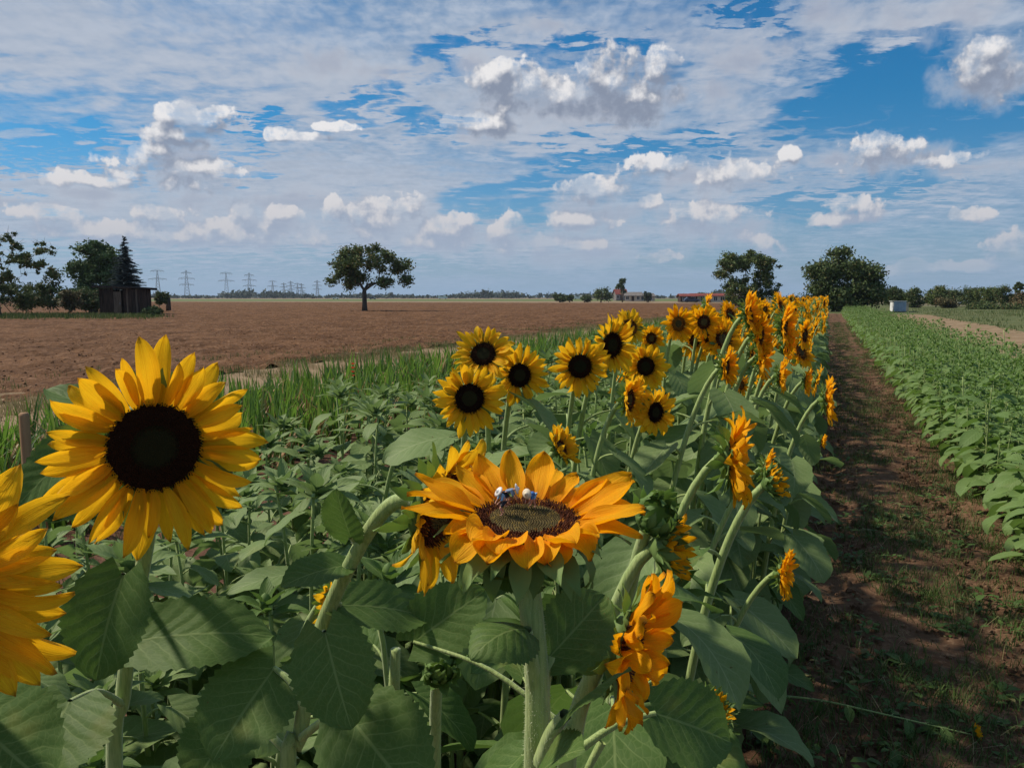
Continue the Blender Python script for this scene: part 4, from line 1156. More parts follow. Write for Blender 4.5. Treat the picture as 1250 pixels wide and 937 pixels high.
def gable_house(name, label, px, d, w, dep, h, rh, wall, roof, turn=0.0, win=3, door=True, chim=True, cat='house', group=None):
    p, rz = cam_frame(px, d, turn)
    t = tag(empty(name, p, rz), label, cat, group)
    g = Geo()
    V = [(-w/2,-dep/2,0),(w/2,-dep/2,0),(w/2,dep/2,0),(-w/2,dep/2,0),(-w/2,-dep/2,h),(w/2,-dep/2,h),(w/2,dep/2,h),(-w/2,dep/2,h),(-w/2,0,h+rh),(w/2,0,h+rh)]
    g.add(V, [(0,1,5,4),(2,3,7,6),(1,2,6,9,5),(3,0,4,8,7),(0,3,2,1)])
    obj('wall', g.mesh('wall', M[wall], smooth=False), t)
    g = Geo(); e = .4; k = rh / (dep / 2)
    for s in (-1, 1):
        y1 = s * (dep / 2 + e); z1 = h - e * k
        V = [(-w/2 - e, 0, h + rh + .05), (w/2 + e, 0, h + rh + .05), (w/2 + e, y1, z1 + .05), (-w/2 - e, y1, z1 + .05)]
        V += [(a, b, c + .16) for a, b, c in V]
        g.add(V, [(0,1,2,3),(7,6,5,4),(0,4,5,1),(1,5,6,2),(2,6,7,3),(3,7,4,0)])
    rf = obj('roof', g.mesh('roof', M[roof], smooth=False), t)
    if chim:
        g = Geo(); box(g, (w * .22, dep * .12, h + rh * 1.0), (.7, .7, 1.6)); obj('chimney', g.mesh('chimney', M['cream'], smooth=False), rf)
    for i in range(win):
        x = -w/2 + w * (i + .5) / win
        if door and i == win // 2:
            g = Geo(); box(g, (x, -dep/2 - .03, 1.05), (1.0, .08, 2.1)); obj('door', g.mesh('door', M['wood_dark'], smooth=False), t); continue
        g = Geo(); box(g, (x, -dep/2 - .02, h * .58), (1.25, .06, 1.35)); f_ = obj('window', g.mesh('window', M['white'], smooth=False), t)
        g = Geo(); box(g, (x - .28, -dep/2 - .06, h * .58), (.48, .03, 1.15)); box(g, (x + .28, -dep/2 - .06, h * .58), (.48, .03, 1.15)); obj('pane', g.mesh('pane', M['dark'], smooth=False), f_)
    return t
gable_house('farmhouse', 'far farmhouse with a tall red roof beside the thin tree', 756, 330, 4.6, 6, 2.7, 1.9, 'greyroof', 'red', 0.1)
gable_house('farm_building', 'low cream farm building with grey roof right of the red-roofed house', 772, 300, 6.0, 5, 2.0, 1.2, 'cream', 'greyroof', -.2, chim=False)
gable_house('farm_building', 'low grey-roofed barn at the right end of the farm', 785, 305, 7.0, 5, 1.8, 1.0, 'cream', 'greyroof', .2, win=2, door=False, chim=False)
gable_house('long_shed', 'long low shed with a flat red roof between farm and orchard', 862, 240, 10, 4, 1.8, .6, 'cream', 'red', 0, win=5, chim=False, cat='shed')
gable_house('long_shed', 'shorter dark-walled shed with red roof at the left of the long red shed', 838, 236, 5, 4, 1.7, .6, 'wood_dark', 'red', 0, win=2, door=False, chim=False, cat='shed')
gable_house('cream_house', 'small pale house with brown roof just left of the open-crowned tree', 899, 180, 4.0, 4, 1.6, .7, 'white', 'greyroof', 0, win=3, chim=False)
# pale tool shed at the end of the beds
p, rz = cam_frame(1094, 84, R(-10))
t = tag(empty('tool_shed', p, rz), 'small pale blue and white metal shed at the end of the young sunflower bed', 'shed')
t.scale = (.86, .8, .76)
g = Geo(); box(g, (0, 0, .68), (1.45, 1.6, 1.36), 0); obj('wall', g.mesh('wall', M['white'], smooth=False), t)
g = Geo()
for k in range(4): box(g, (-.52 + k * .35, -.82, .66), (.32, .05, 1.26), 0)
obj('door', g.mesh('door', M['bluegrey'], smooth=False), t)
g = Geo(); box(g, (0, 0, 1.40), (1.65, 1.8, .06)); rf = obj('roof', g.mesh('roof', M['white'], smooth=False), t); 
p, rz = cam_frame(1103.5, 86, R(-10))
g = Geo(); box(g, (0, 0, .4), (.5, .8, .8)); box(g, (0, 0, .83), (.6, .9, .05)); box(g, (0, -.42, .4), (.34, .03, .6))
tag(obj('wooden_crate', g.mesh('wooden_crate', M['cream'], smooth=False), None, p), 'tan wooden crate standing against the right side of the pale shed', 'crate')

def vehicle(name, label, px, d, L, H, paint, turn=0.0, cat='car', van=False):
    p, rz = cam_frame(px, d, turn)
    t = tag(empty(name, p, rz), label, cat); W = 1.75
    prof = [(-L/2, .35), (-L/2, H*.62), (-L*.46, H*.66), (-L*.30, H), (L*.12, H), (L*.27, H*.64), (L/2, H*.55), (L/2, .35)] if not van else [(-L/2, .35), (-L/2, H), (L*.25, H), (L*.38, H*.62), (L/2, H*.52), (L/2, .35)]
    n = len(prof); V = [(x, -W/2, z) for x, z in prof] + [(x, W/2, z) for x, z in prof]
    F = [tuple(range(n)), tuple(reversed(range(n, 2*n)))] + [(i, i + n, (i+1) % n + n, (i+1) % n) for i in range(n)]
    g = Geo(); g.add(V, F); obj('body', g.mesh('body', M[paint], smooth=False), t)
    g = Geo(); box(g, (-L*.08, -W/2 - .01, H*.79), (L*.34, .02, H*.22)); obj('window', g.mesh('window', M['dark'], smooth=False), t)
    for sx in (-.31, .31):
        for sy in (-1, 1):
            g = Geo(); tube(g, [(L*sx, sy*(W/2 - .12), .32), (L*sx, sy*(W/2 + .02), .32)], .32, 12, 0)
            obj('wheel', g.mesh('wheel', M['rubber'], smooth=False), t)
vehicle('parked_car', 'dark blue car parked before the long red-roofed sheds', 843, 225, 4.2, 1.45, 'carblue')
vehicle('parked_van', 'white van parked left of the farm trees, the left one of the two', 705, 520, 5, 2.6, 'white', van=True, cat='van')
vehicle('parked_van', 'white van parked closer to the round farm tree', 713, 540, 5, 2.8, 'white', 0.1, van=True, cat='van')
vehicle('parked_car', 'white car half hidden among the orchard bushes', 1178, 150, 3.6, 1.4, 'white', -.2)
vehicle('passing_car', 'tiny pale car on the far road left of the lone tree', 411, 560, 4.4, 1.5, 'white')
vehicle('passing_car', 'small dark car on the far road right of the lone tree', 456, 520, 4.4, 1.5, 'carblue')
vehicle('passing_truck', 'small pale truck on the far road halfway to the farm', 541, 600, 7, 2.8, 'white', van=True, cat='truck')

def pylon(name, label, px, top, arms, d, turn=0.0, wide=1.0):
    p, rz = cam_frame(px, d, turn)
    H = (CAM + ray(px, top) * d).z
    g = Geo(); T = max(.12, d * .00021)
    bw = H * .085; k = 9
    def hw(z): return bw * (1 - z / H) ** 0.9 + .35
    zs = [H * i / k for i in range(k + 1)]
    for sx in (-1, 1):
        for sy in (-1, 1):
            tube(g, [(sx * hw(z), sy * hw(z), z) for z in zs], T, 4, 0)
    for i in range(k):
        a, b = hw(zs[i]), hw(zs[i + 1])
        for q in (0, 1, 2, 3):
            c, s_ = [(1, 0), (0, 1), (-1, 0), (0, -1)][q]
            def P(u, w, z): return (c * u - s_ * w, s_ * u + c * w, z)
            tube(g, [P(-a, -a, zs[i]), P(b, -b, zs[i + 1])], T * .55, 3, 0, caps=False); tube(g, [P(a, -a, zs[i]), P(-b, -b, zs[i + 1])], T * .55, 3, 0, caps=False)
    t = tag(empty(name, p, rz), label, 'pylon', 'power pylons along the horizon')
    obj('mast', g.mesh('mast', M['steel'], smooth=False), t)
    for (f, half) in arms:
        g = Geo(); z = H * f; hl = half * H * wide; b = hw(z)
        for s in (-1, 1):
            for y in (-b * .6, b * .6): 
                tube(g, [(0, y, z), (s * hl, 0, z)], T * .9, 4, 0)
                tube(g, [(0, y, z + H * .06), (s * hl, 0, z)], T * .7, 3, 0, caps=False)
            for m in (.3, .6): tube(g, [(s * hl * m, 0, z), (s * hl * m, 0, z + H * .06 * (1 - m))], T * .6, 3, 0)
            for q in (1.0, .55):
                tube(g, [(s * hl * q, 0, z), (s * hl * q, 0, z - H * .05)], T * .7, 4, 0)
        obj('crossarm', g.mesh('crossarm', M['steel'], smooth=False), t)
A2, A3 = [(.68, .30), (.97, .22)], [(.48, .24), (.70, .27), (.90, .17)]
for px, top, arms, lab in [
    (196,330,A2,'first wide two-armed pylon right of the shed, above the tree stump'),(231,330,A3,'tall three-armed pylon, second from the shed'),
    (279,333,A2,'wide two-armed pylon, third from the shed'),(307,333,A3,'narrow three-armed pylon, fourth from the shed'),
    (335,343,A2,'small two-armed pylon, fifth from the shed'),(348.5,345,A3,'small narrow pylon, sixth from the shed'),
    (357,343,A3,'small narrow pylon just right of the sixth pylon'),(365,346,A2,'tiny pylon in the tight pair left of the lone tree'),
    (370,346,A3,'tiny pylon, right one of the tight pair left of the lone tree'),(389,342,A3,'last thin pylon, closest to the lone tree')]:
    pylon('pylon', lab, px, top, arms, 42 / ((362 - top) / FPX) if top < 340 else 1900, R(20))
# ------------------------------------------------------------------ haze: thin air round the whole scene
hm = bpy.data.materials.new('haze_air'); hm.use_nodes = True
nt = NT(hm.node_tree); nt.n.clear()
o_ = nt.new('ShaderNodeOutputMaterial'); v_ = nt.new('ShaderNodeVolumePrincipled')
v_.inputs['Color'].default_value = (0.66, 0.80, 0.98, 1); v_.inputs['Density'].default_value = 0.00012; v_.inputs['Anisotropy'].default_value = 0.2
nt.l.new(v_.outputs[0], o_.inputs['Volume'])
g = Geo(); box(g, (0, 0, 29.4), (5200, 5200, 61.2))
tag(obj('haze', g.mesh('haze', hm, smooth=False)), kind='stuff')
# ------------------------------------------------------------------ gladiolus bed
M['glad'] = material('sword_leaf', isl_sh, c1=(0.045, 0.095, 0.020), c2=(0.085, 0.155, 0.036), c3=(0.32, 0.20, 0.08), tf=0.3, trans=(0.2, 0.38, 0.05), rough=.5)
M['glad_dry'] = material('dry_sword_leaf', isl_sh, c1=(0.30, 0.16, 0.07), c2=(0.40, 0.27, 0.14), tf=0.2)
M['red_petal'] = material('red_petal', isl_sh, c1=(0.55, 0.01, 0.01), c2=(0.65, 0.02, 0.015), tf=0.3)
def tmpl_glad(seed, lod=1, flower=False):
    r = random.Random(seed); gl, gd = Geo(), Geo()
    n = r.randrange(9, 14) if lod else 7
    fan = r.uniform(0, 3.14)
    for k in range(n):
        H = r.uniform(.44, .70); w = r.uniform(.019, .033) * (1 if lod else 1.5)
        a = fan + r.uniform(-.4, .4) + (math.pi if k % 2 else 0); ln = r.uniform(.02, .35); bx, by = r.uniform(-.03, .03), r.uniform(-.03, .03)
        dry = r.random() < .17
        if dry: ln += .3; H *= .75
        ns = 6 if lod else 3
        o = Vector((math.cos(a), math.sin(a), 0)); sd = Vector((-o.y * math.cos(ln) + r.uniform(-.5, .5), o.x, 0)).normalized()
        nod = r.uniform(0, 1.0) if r.random() < .35 else 0.1
        V, F, U = [], [], []
        for i in range(ns + 1):
            t = i / ns; c = Vector((bx, by, 0)) + o * (ln * H * t + nod * H * .35 * t ** 3) + UPV * (H * t * math.cos(ln * .7) - nod * H * .22 * t ** 4)
            ww = w * (1.0 - .15 * t) * (1 if t < .6 else max(.03, (1 - t) / .4) ** .7)
            V += [c - sd * ww / 2, c + o * ww * .12, c + sd * ww / 2]
        for i in range(ns):
            q = i * 3; F += [(q, q + 1, q + 4, q + 3), (q + 1, q + 2, q + 5, q + 4)]
        (gd if dry else gl).add([tuple(v) for v in V], F, 1 if dry else 0)
    if gd.nv: gl.add(np.concatenate(gd.v), gd.f, 1)
    parts = [('foliage', None, gl, [M['glad'], M['glad_dry']])]
    if flower:
        g = Geo(); tube(g, [(0, 0, 0), (.02, 0, .5), (.05, .01, .74)], [.005, .004, .002], 5, 0)
        parts.append(('flower_stalk', None, g, [M['glad']]))
        g = Geo()
        for k in range(4):
            z = .52 + .05 * k; th = k * 2.4
            for m in range(5):
                V, F, U = petal_pts(.035, .022, 2, 4, .5, .1, r)
                g.add_m(V, F, petal_frame(th + m * 1.256, .004, z, .3), 0, U)
        parts.append(('blossom', None, g, [M['red_petal']]))
    return parts
r_ = random.Random(12)
spots = []
y = 2.2
while y < 60:
    for x in np.arange(-6.7, -4.2, .29):
        spots.append((x + r_.uniform(-.09, .09), y + r_.uniform(-.08, .08)))
    y += 0.17 + max(0, y - 12) * .012
spots.sort(key=lambda s_: math.hypot(s_[0], s_[1]))
GT = [tmpl_glad(100 + k) for k in range(6)]
glab, ggrp = 'green sword-leaved gladiolus clump without flowers beside the dry track', 'gladiolus clumps in the bed by the dry track'
protos = [inst_tree('gladiolus', T, glab, 'gladiolus', ggrp) for T in GT]
used = set(); k = 0
def in_view(x, y, z=.5, m=120):
    v = Vector((x, y, z)) - CAM; f = v.dot(FW)
    return f > .2 and -m < CX + FPX * v.dot(RT) / f < 1250 + m
vis = [s_ for s_ in spots if in_view(*s_)]
for (x, y) in vis[:296]:
    j = r_.randrange(6); pr = protos[j]
    o = pr if j not in used else copy_tree(pr); used.add(j)
    s_ = r_.uniform(.8, 1.12); o.location = (x, y, -.01); o.rotation_euler = (0, 0, r_.uniform(0, 6.28)); o.scale = (s_, s_, s_)
far = [(flatten(tmpl_glad(200 + q, 0))[0]) for q in range(4)]
items = [(far[r_.randrange(4)], trs((x, y, -.01), r_.uniform(0, 6.28), r_.uniform(.85, 1.15))) for (x, y) in vis[296:]]
tag(obj('gladiolus_bed', mesh_from('gladiolus_bed', merge(items), [M['glad'], M['glad_dry']])), 'distant part of the gladiolus bed, a green band of sword leaves', 'gladiolus bed', kind='stuff')
t = inst_tree('gladiolus', tmpl_glad(300, 1, True), 'gladiolus with a small bright red blossom among the sword leaves', 'gladiolus', None)
p = on_ground(432, 508); t.location = (p.x, p.y, -.01)
p = at(432, 474, (Vector((p.x, p.y, 0)) - CAM).dot(FW)); 

# ------------------------------------------------------------------ young sunflower crop on the right
r_ = random.Random(21)
spots = []
y = 2.8
while y < 72:
    for x in np.arange(1.12, 2.95, .19):
        spots.append((x + r_.uniform(-.06, .06), y + r_.uniform(-.05, .05)))
    y += 0.175 + max(0, y - 9) * .014
spots.sort(key=lambda s_: math.hypot(s_[0], s_[1]))
vis = [s_ for s_ in spots if in_view(*s_)]
ylab, ygrp = 'young bright green leafy sunflower without bloom in the bed right of the path', 'young sunflowers in the bed right of the path'
YT = [tmpl_budding(400 + k, H=.70 + .05 * (k % 3), lod=1, mat='leaf_young', L0=.15, nl=17, rs=.006, lo=.14, topn=7) for k in range(6)]
protos = [inst_tree('young_sunflower', T, ylab, 'sunflower', ygrp, merge_leaves=True) for T in YT]
used = set()
for (x, y) in vis[:296]:
    j = r_.randrange(6); pr = protos[j]
    o = pr if j not in used else copy_tree(pr); used.add(j)
    s_ = r_.uniform(.80, 1.04) * (1.15 if r_.random() < .08 else 1); o.location = (x, y, -.01); o.rotation_euler = (r_.uniform(-.06, .06), r_.uniform(-.06, .06), r_.uniform(0, 6.28)); o.scale = (s_, s_, s_)
far, fm = [], None
for q in range(4):
    D, fm = flatten(tmpl_budding(450 + q, H=.74, lod=0, mat='leaf_young', L0=.16, nl=11, topn=4)); far.append(D)
items = [(far[r_.randrange(4)], trs((x, y, -.01), r_.uniform(0, 6.28), r_.uniform(.85, 1.12) * (1.2 if r_.random() < .06 else 1))) for (x, y) in vis[296:]]
tag(obj('young_sunflower_bed', mesh_from('young_sunflower_bed', merge(items), fm)), 'distant part of the young green sunflower bed right of the path', 'sunflower bed', kind='stuff')

# ------------------------------------------------------------------ budding sunflowers left of the flowering rows
r_ = random.Random(33)
spots = []
y = 0.7
while y < 70:
    for x in np.arange(-2.3, -1.12, .23):
        spots.append((x + r_.uniform(-.08, .08), y + r_.uniform(-.07, .07)))
    y += 0.22 + max(0, y - 8) * .017
spots.sort(key=lambda s_: math.hypot(s_[0], s_[1]))
vis = [s_ for s_ in spots if in_view(*s_, z=.8, m=200) and (Vector((*s_, .9)) - CAM).dot(FW) > .85]
near = [s_ for s_ in vis if (Vector((*s_, .9)) - CAM).length < 3.6]
mid = [s_ for s_ in vis if s_ not in near]
blab, bgrp = 'grey-green budding sunflower plant in the leafy bed left of the yellow rows', 'budding sunflowers left of the flowering rows'
def hh(k): return .84 + .05 * (k % 4)
protos = [inst_tree('budding_sunflower', tmpl_budding(500 + k, H=hh(k), lod=2, L0=.19, nl=16, topn=13), blab, 'sunflower', bgrp) for k in range(5)]
used = set()
def put(protos, used, x, y, r_, smin=.88, smax=1.12, z=0, tilt=.05):
    j = r_.randrange(len(protos)); pr = protos[j]
    o = pr if j not in used else copy_tree(pr); used.add(j)
    s_ = r_.uniform(smin, smax); o.location = (x, y, z); o.rotation_euler = (r_.uniform(-tilt, tilt), r_.uniform(-tilt, tilt), r_.uniform(0, 6.28)); o.scale = (s_, s_, s_)
    return o
for (x, y) in near:
    s0 = 1.0 if y > 1.6 else .93
    s0 *= 1 - .16 * max(0, -x - 1.5)
    put(protos, used, x, y, r_, s0 * .85, s0 * 1.14)
protos2 = [inst_tree('budding_sunflower', tmpl_budding(520 + k, H=hh(k), lod=1, L0=.20, nl=15, topn=12), blab, 'sunflower', bgrp, merge_leaves=True) for k in range(5)]
used = set()
nm = max(0, 290 - len(near))
for (x, y) in mid[:nm]: put(protos2, used, x, y, r_, .76, 1.18)
far, fm = [], None
for q in range(4):
    D, fm = flatten(tmpl_budding(550 + q, H=.9, lod=0, L0=.20, nl=11, topn=6)); far.append(D)
items = [(far[r_.randrange(4)], trs((x, y, 0), r_.uniform(0, 6.28), r_.uniform(.85, 1.1))) for (x, y) in mid[nm:]]
tag(obj('budding_sunflower_bed', mesh_from('budding_sunflower_bed', merge(items), fm)), 'distant part of the leafy green bed left of the yellow rows', 'sunflower bed', kind='stuff')

# ------------------------------------------------------------------ flowering rows beyond the nearest plants
r_ = random.Random(44)
glab, ggrp = 'small far-off orange sunflower among many in the crowded rows running to the trees', 'flowering sunflowers crowded along the far rows'
def mk(seed, yaw, tilt, H, lod=1): return tmpl_flowering(seed, H, lod, 0.0, tilt, Rt=.088 + .008 * (seed % 3))
FT = [mk(600 + k, 0, R([0, 12, -8, 5, -15, 20][k]), [1.27, 1.22, 1.32, 1.18, 1.25, 1.3][k]) for k in range(6)]
protos = [inst_tree('sunflower', T, glab, 'sunflower', ggrp, merge_leaves=True) for T in FT]
spots = []
y = 3.6
while y < 74:
    for x in (-.92, -.68, -.45, -.24):
        spots.append((x + r_.uniform(-.09, .09), y + r_.uniform(-.06, .06)))
    y += 0.30 + max(0, y - 10) * .010
vis = spots[:268]; rest = spots[268:]
used = set()
def row_yaw(x):   # heads near the path face right, those on the left face back towards the viewer
    return R(r_.uniform(-28, 30)) if x > -.4 else R(r_.uniform(-62, 12))
for (x, y) in vis:
    o = put(protos, used, x, y, r_, .86, 1.06 if y < 5 else 1.12, tilt=.04); o.rotation_euler = (r_.uniform(-.04, .04), r_.uniform(-.04, .04), row_yaw(x))
far, fm = [], None
for q in range(4):
    D, fm = flatten(mk(650 + q, 0, R(r_.uniform(-15, 15)), 1.25, 0)); far.append(D)
items = [(far[r_.randrange(4)], trs((x, y, 0), row_yaw(x), r_.uniform(.88, 1.12))) for (x, y) in rest]
tag(obj('sunflower_rows', mesh_from('sunflower_rows', merge(items), fm)), 'farthest stretch of the flowering rows, a band of tiny orange blooms', 'sunflower rows', kind='stuff')
# secondary low side blooms and buds that fill the rows near the path
protos3 = [inst_tree('side_shoot_sunflower', tmpl_budding(700 + k, H=.78 + .06 * k, lod=2, mat='leaf', L0=.165, nl=11, rs=.008), 'leafy sunflower plant without bloom standing between the nearest flowering ones', 'sunflower', 'leafy plants between the nearest sunflowers') for k in range(5)]
used = set()
y = .62
while y < 4.2:
    for x in (-1.02, -.76, -.52, -.30):
        xx, yy = x + r_.uniform(-.07, .07), y + r_.uniform(-.06, .06)
        dd = (Vector((xx, yy, 1.0)) - CAM).dot(FW)
        if dd < .80 or not in_view(xx, yy, .8, 200): continue
        if dd < 1.3: put(protos3, used, xx, yy, r_, .72, .90)
        else: put(protos3, used, xx, yy, r_, .90, 1.12)
    y += .30
# ------------------------------------------------------------------ the sunflowers one can single out
def K(px, py, d, dpx, yaw, tilt, label, seed, **kw):
    """bloom at pixel (px, py), camera depth d, dpx pixels across"""
    Rt = dpx / 2 / FPX * d
    if yaw >= 54 and 'cup' not in kw: kw['cup'] = .42
    if yaw >= 54 and 'n' not in kw: kw['n'] = 38
    frac = kw.pop('frac', .39); name = kw.pop('name', 'sunflower')
    return key_flower(name, label, at(px, py, d), face_dir(yaw, tilt), Rt * frac, Rt, seed=seed, **kw)
def PX(*a): return at(*a)

# main bloom lying open like a dish, with the figurines
POS2 = at(641, 635, .60); F2 = (face_dir(4, 83))
Rd2, Rt2 = .0425, .0935
sp = petals_spec(Rd2, Rt2, 32, 11, spread=.30, cup=.24, messy=.08, wfac=.42)
r_ = random.Random(8)
Mx2 = frame_z(F2, 0, POS2)
for s_ in sp:      # back petals stand up, front ones lie flat or droop
    s_[7] *= .5; s_[8] *= .45; s_[9] *= .6; s_[4] *= .95
    o = Vector((Mx2[0][0] * math.cos(s_[0]) + Mx2[0][1] * math.sin(s_[0]), Mx2[1][0] * math.cos(s_[0]) + Mx2[1][1] * math.sin(s_[0]), 0))
    back = o.dot(FH); side = o.dot(RT)
    if back > .25: s_[3] += .20 * back; s_[4] *= 1.0
    elif back < -.35: s_[3] += r_.uniform(-.05, .45); s_[6] = r_.uniform(-1.7, -.7); s_[4] *= .60; s_[5] *= 1.15
    else: s_[3] += .04
    if abs(side) > .6: s_[4] *= 1.06
f2root = on_ground(655, 937, 0); stem2 = [at(652, 1150, .66), at(655, 937, .625), at(656, 840, .612), at(648, 740, .606)]
root2 = Vector((stem2[0].x, stem2[0].y, 0))
F2T, F2pts = key_flower('sunflower', 'largest central sunflower lying open like a dish, with tiny figurines working on its disc', POS2, F2, Rd2, Rt2, seed=11,
    stem_r=(.0118, .0088), root=root2, stem_pts=stem2, leaves=3, leaf_lo=.3, leaf_top=.75, sep=True, spec=sp, lod=3, dmat=('disc', 'disc_in'), N=1500, inner=.64, dome=.10, depth=.034, nb=30, closed=-.35, hairs=2600, hgt=.9, roll=0)
LM = [M['leaf'], M['stem'], M['hair']]
toCam = -FW
def kleaf(t, sp_, b, tp, W, nh, seed, **kw):
    return leaf_at(t, t.location, at(*sp_), at(*b), at(*tp), W, nh, seed, LM, **kw)
up = UPV
kleaf(F2T, (652,760,.606), (640,718,.60), (598,705,.565), .042, up + toCam * .3, 1, droop=.9, fold=.3, wave=.03)
kleaf(F2T, (654,850,.612), (643,768,.585), (572,806,.545), .048, up * 1.0 + toCam * .5, 2, droop=1.2, fold=-.1, wave=.03, rp=.0045, curl=.3)
kleaf(F2T, (660,850,.615), (672,800,.62), (737,728,.66), .058, up * .3 + toCam, 3, droop=.3, fold=.35, wave=.03, rp=.0045)
kleaf(F2T, (662,930,.60), (690,872,.56), (768,818,.53), .040, up, 4, droop=.3, fold=-.15, wave=.03, rp=.005)
kleaf(F2T, (655,960,.60), (655,948,.56), (712,915,.52), .050, up + toCam * .4, 5, droop=.5, fold=.2)
kleaf(F2T, (650,700,.605), (628,690,.60), (585,700,.58), .045, up * .6 + toCam, 6, droop=.8, fold=.2)

# big yellow bloom at the left, seen against the light
POS1 = at(189, 546, .74); F1 = face_dir(33, -3)
sp = petals_spec(.0430, .1040, 42, 21, spread=.32, cup=.17, messy=.20, wfac=.26)
T1, P1 = key_flower('sunflower', 'big yellow sunflower with a near-black disc facing the camera at the left', POS1, F1, .0430, .1060, seed=21, stem_r=(.0088, .0078),
    root=Vector((at(140, 937, .90).x, at(140, 937, .90).y, 0)), stem_pts=[at(142, 1000, .90), at(150, 850, .89), at(166, 740, .88), at(182, 640, .86), at(180, 572, .81)],
    leaves=3, leaf_top=.6, sep=True, spec=sp, lod=3, pmat='petal_y', dmat=('disc_dark', 'disc_in_dark'), N=1300, inner=.40, dome=.06, depth=.030, hairs=900, hgt=.8)
kleaf(T1, (184,620,.85), (150,520,.84), (58,476,.86), .050, toCam * .4 + up, 11, droop=.3, fold=.3)
kleaf(T1, (180,650,.86), (108,535,.82), (16,622,.80), .058, toCam + up * .5, 12, droop=.3, fold=.2)
kleaf(T1, (168,730,.88), (150,702,.80), (118,826,.78), .088, toCam + up * .5, 13, droop=.4, fold=.25)
kleaf(T1, (162,765,.88), (163,782,.82), (330,776,.84), .085, up * 1.0 + toCam * .8, 14, droop=.5, fold=.15)
kleaf(T1, (150,860,.89), (85,856,.76), (30,965,.70), .120, toCam + up * .8, 15, droop=.3, fold=.2)

# bloom cut by the left edge
POS0 = at(-98, 722, .60)
sp = petals_spec(.044, .116, 44, 31, spread=.32, cup=.22, messy=.24, wfac=.28)
T0, P0_ = key_flower('sunflower', 'yellow sunflower cut off by the left edge, only its right-hand petals showing', POS0, face_dir(20, 4), .044, .120, seed=31, stem_r=(.012, .009),
    leaves=4, leaf_top=.7, sep=True, spec=sp, lod=3, pmat='petal_y', dmat=('disc_dark', 'disc_in_dark'), N=500, inner=.4)
kleaf(T0, (-30,900,.62), (-30,880,.70), (60,960,.66), .10, toCam + up, 17, droop=.4)

# drooping bloom behind the main one, on the curved stem
POS3 = at(537, 622, .73); F3 = face_dir(62, -12)
sp = petals_spec(.036, .078, 30, 41, spread=.35, cup=.38, messy=.22, wfac=.34)
st3 = [at(352, 1020, .80), at(366, 900, .80), at(388, 780, .80), at(432, 680, .78), at(470, 622, .76), at(500, 608, .75)]
T3, P3 = key_flower('sunflower', 'yellow sunflower in profile hanging behind the left of the central bloom on an arched stem', POS3, F3, .036, .078, seed=41, stem_r=(.0085, .0068),
    root=Vector((st3[0].x, st3[0].y, 0)), stem_pts=st3, leaves=2, leaf_top=.8, sep=True, spec=sp, lod=3, pmat='petal_y', N=400, depth=.028, hairs=1800)
kleaf(T3, (385,800,.79), (397,772,.72), (428,886,.69), .074, toCam + up * .4, 21, droop=.35, fold=.15, lobe=.2)
kleaf(T3, (368,900,.79), (425,872,.76), (515,985,.70), .105, toCam + up * .7, 22, droop=.3, fold=.15)
kleaf(T3, (440,670,.78), (428,655,.77), (412,598,.74), .042, toCam * 1.0 + up * .2 - RT * .3, 23, droop=.2, fold=.3)
kleaf(T3, (425,690,.78), (420,690,.78), (345,716,.74), .046, up + toCam * .5, 24, droop=.5, fold=.2)
kleaf(T3, (405,735,.79), (415,738,.80), (520,752,.86), .062, up + toCam * .8, 25, droop=.4, fold=.15)
kleaf(T3, (375,860,.80), (335,815,.83), (262,925,.76), .095, toCam + up * .6, 26, droop=.4, fold=.15, lobe=.2)
kleaf(T3, (362,930,.80), (290,880,.88), (235,960,.85), .09, toCam + up * .9, 27, droop=.4, fold=.15)

# profile bloom low right of the centre
POS4 = at(768, 792, .70); F4 = face_dir(64, -6)
sp = petals_spec(.033, .078, 38, 51, spread=.4, cup=.36, messy=.20, wfac=.44)
st4 = [at(690, 1020, .74), at(700, 900, .73), at(712, 850, .73), at(732, 806, .72)]
T4, P4 = key_flower('sunflower', 'orange sunflower in profile low to the right of the central stem', POS4, F4, .033, .076, seed=51, stem_r=(.0095, .0072), root=Vector((st4[0].x, st4[0].y, 0)), stem_pts=st4,
    leaves=2, leaf_top=.8, sep=True, spec=sp, lod=3, N=400, hairs=1200, depth=.028)
kleaf(T4, (735,905,.80), (545 + 150, 1000, .80), (640, 1010, .78), .08, up + toCam, 31)
kleaf(T4, (700,920,.78), (800,870,.80), (700 + 190, 905, .82), .085, toCam + up * .8, 32, droop=.3)
kleaf(T4, (705,900,.76), (505,783,.84), (590,722,.86), .075, toCam + up * .5, 33, droop=.2, rp=.002)

# the nearer blooms of the rows
KF = dict(lod=2, N=260, leaves=14, lmat='leaf_grey', nb=34)
K(893,560,1.22,134,70,4,'orange sunflower in profile facing the path, large at mid height right of the centre',61,sep=True,hairs=800,n=46,cup=.48,messy=.26,wfac=.32,blong=1.35,leaf_top=.13,**KF)
K(573,486,1.62,96,12,2,'round yellow sunflower with black disc, front one of three clustered left of the middle',62,pmat='petal_y',dmat=('disc_dark','disc_in_dark'),sep=True,wfac=.30,messy=.2,n=34,leaf_top=.13,**KF)
K(590,432,1.80,82,-5,30,'yellow sunflower tilted upwards, topmost of the cluster of three left of the middle',63,pmat='petal_y',dmat=('disc_dark','disc_in_dark'),wfac=.32,messy=.2,n=30,leaf_top=.13,**KF)
K(634,458,1.86,78,24,2,'yellow sunflower, right one of the cluster of three left of the middle',64,pmat='petal_y',dmat=('disc_dark','disc_in_dark'),wfac=.30,n=32,leaf_top=.13,**KF)
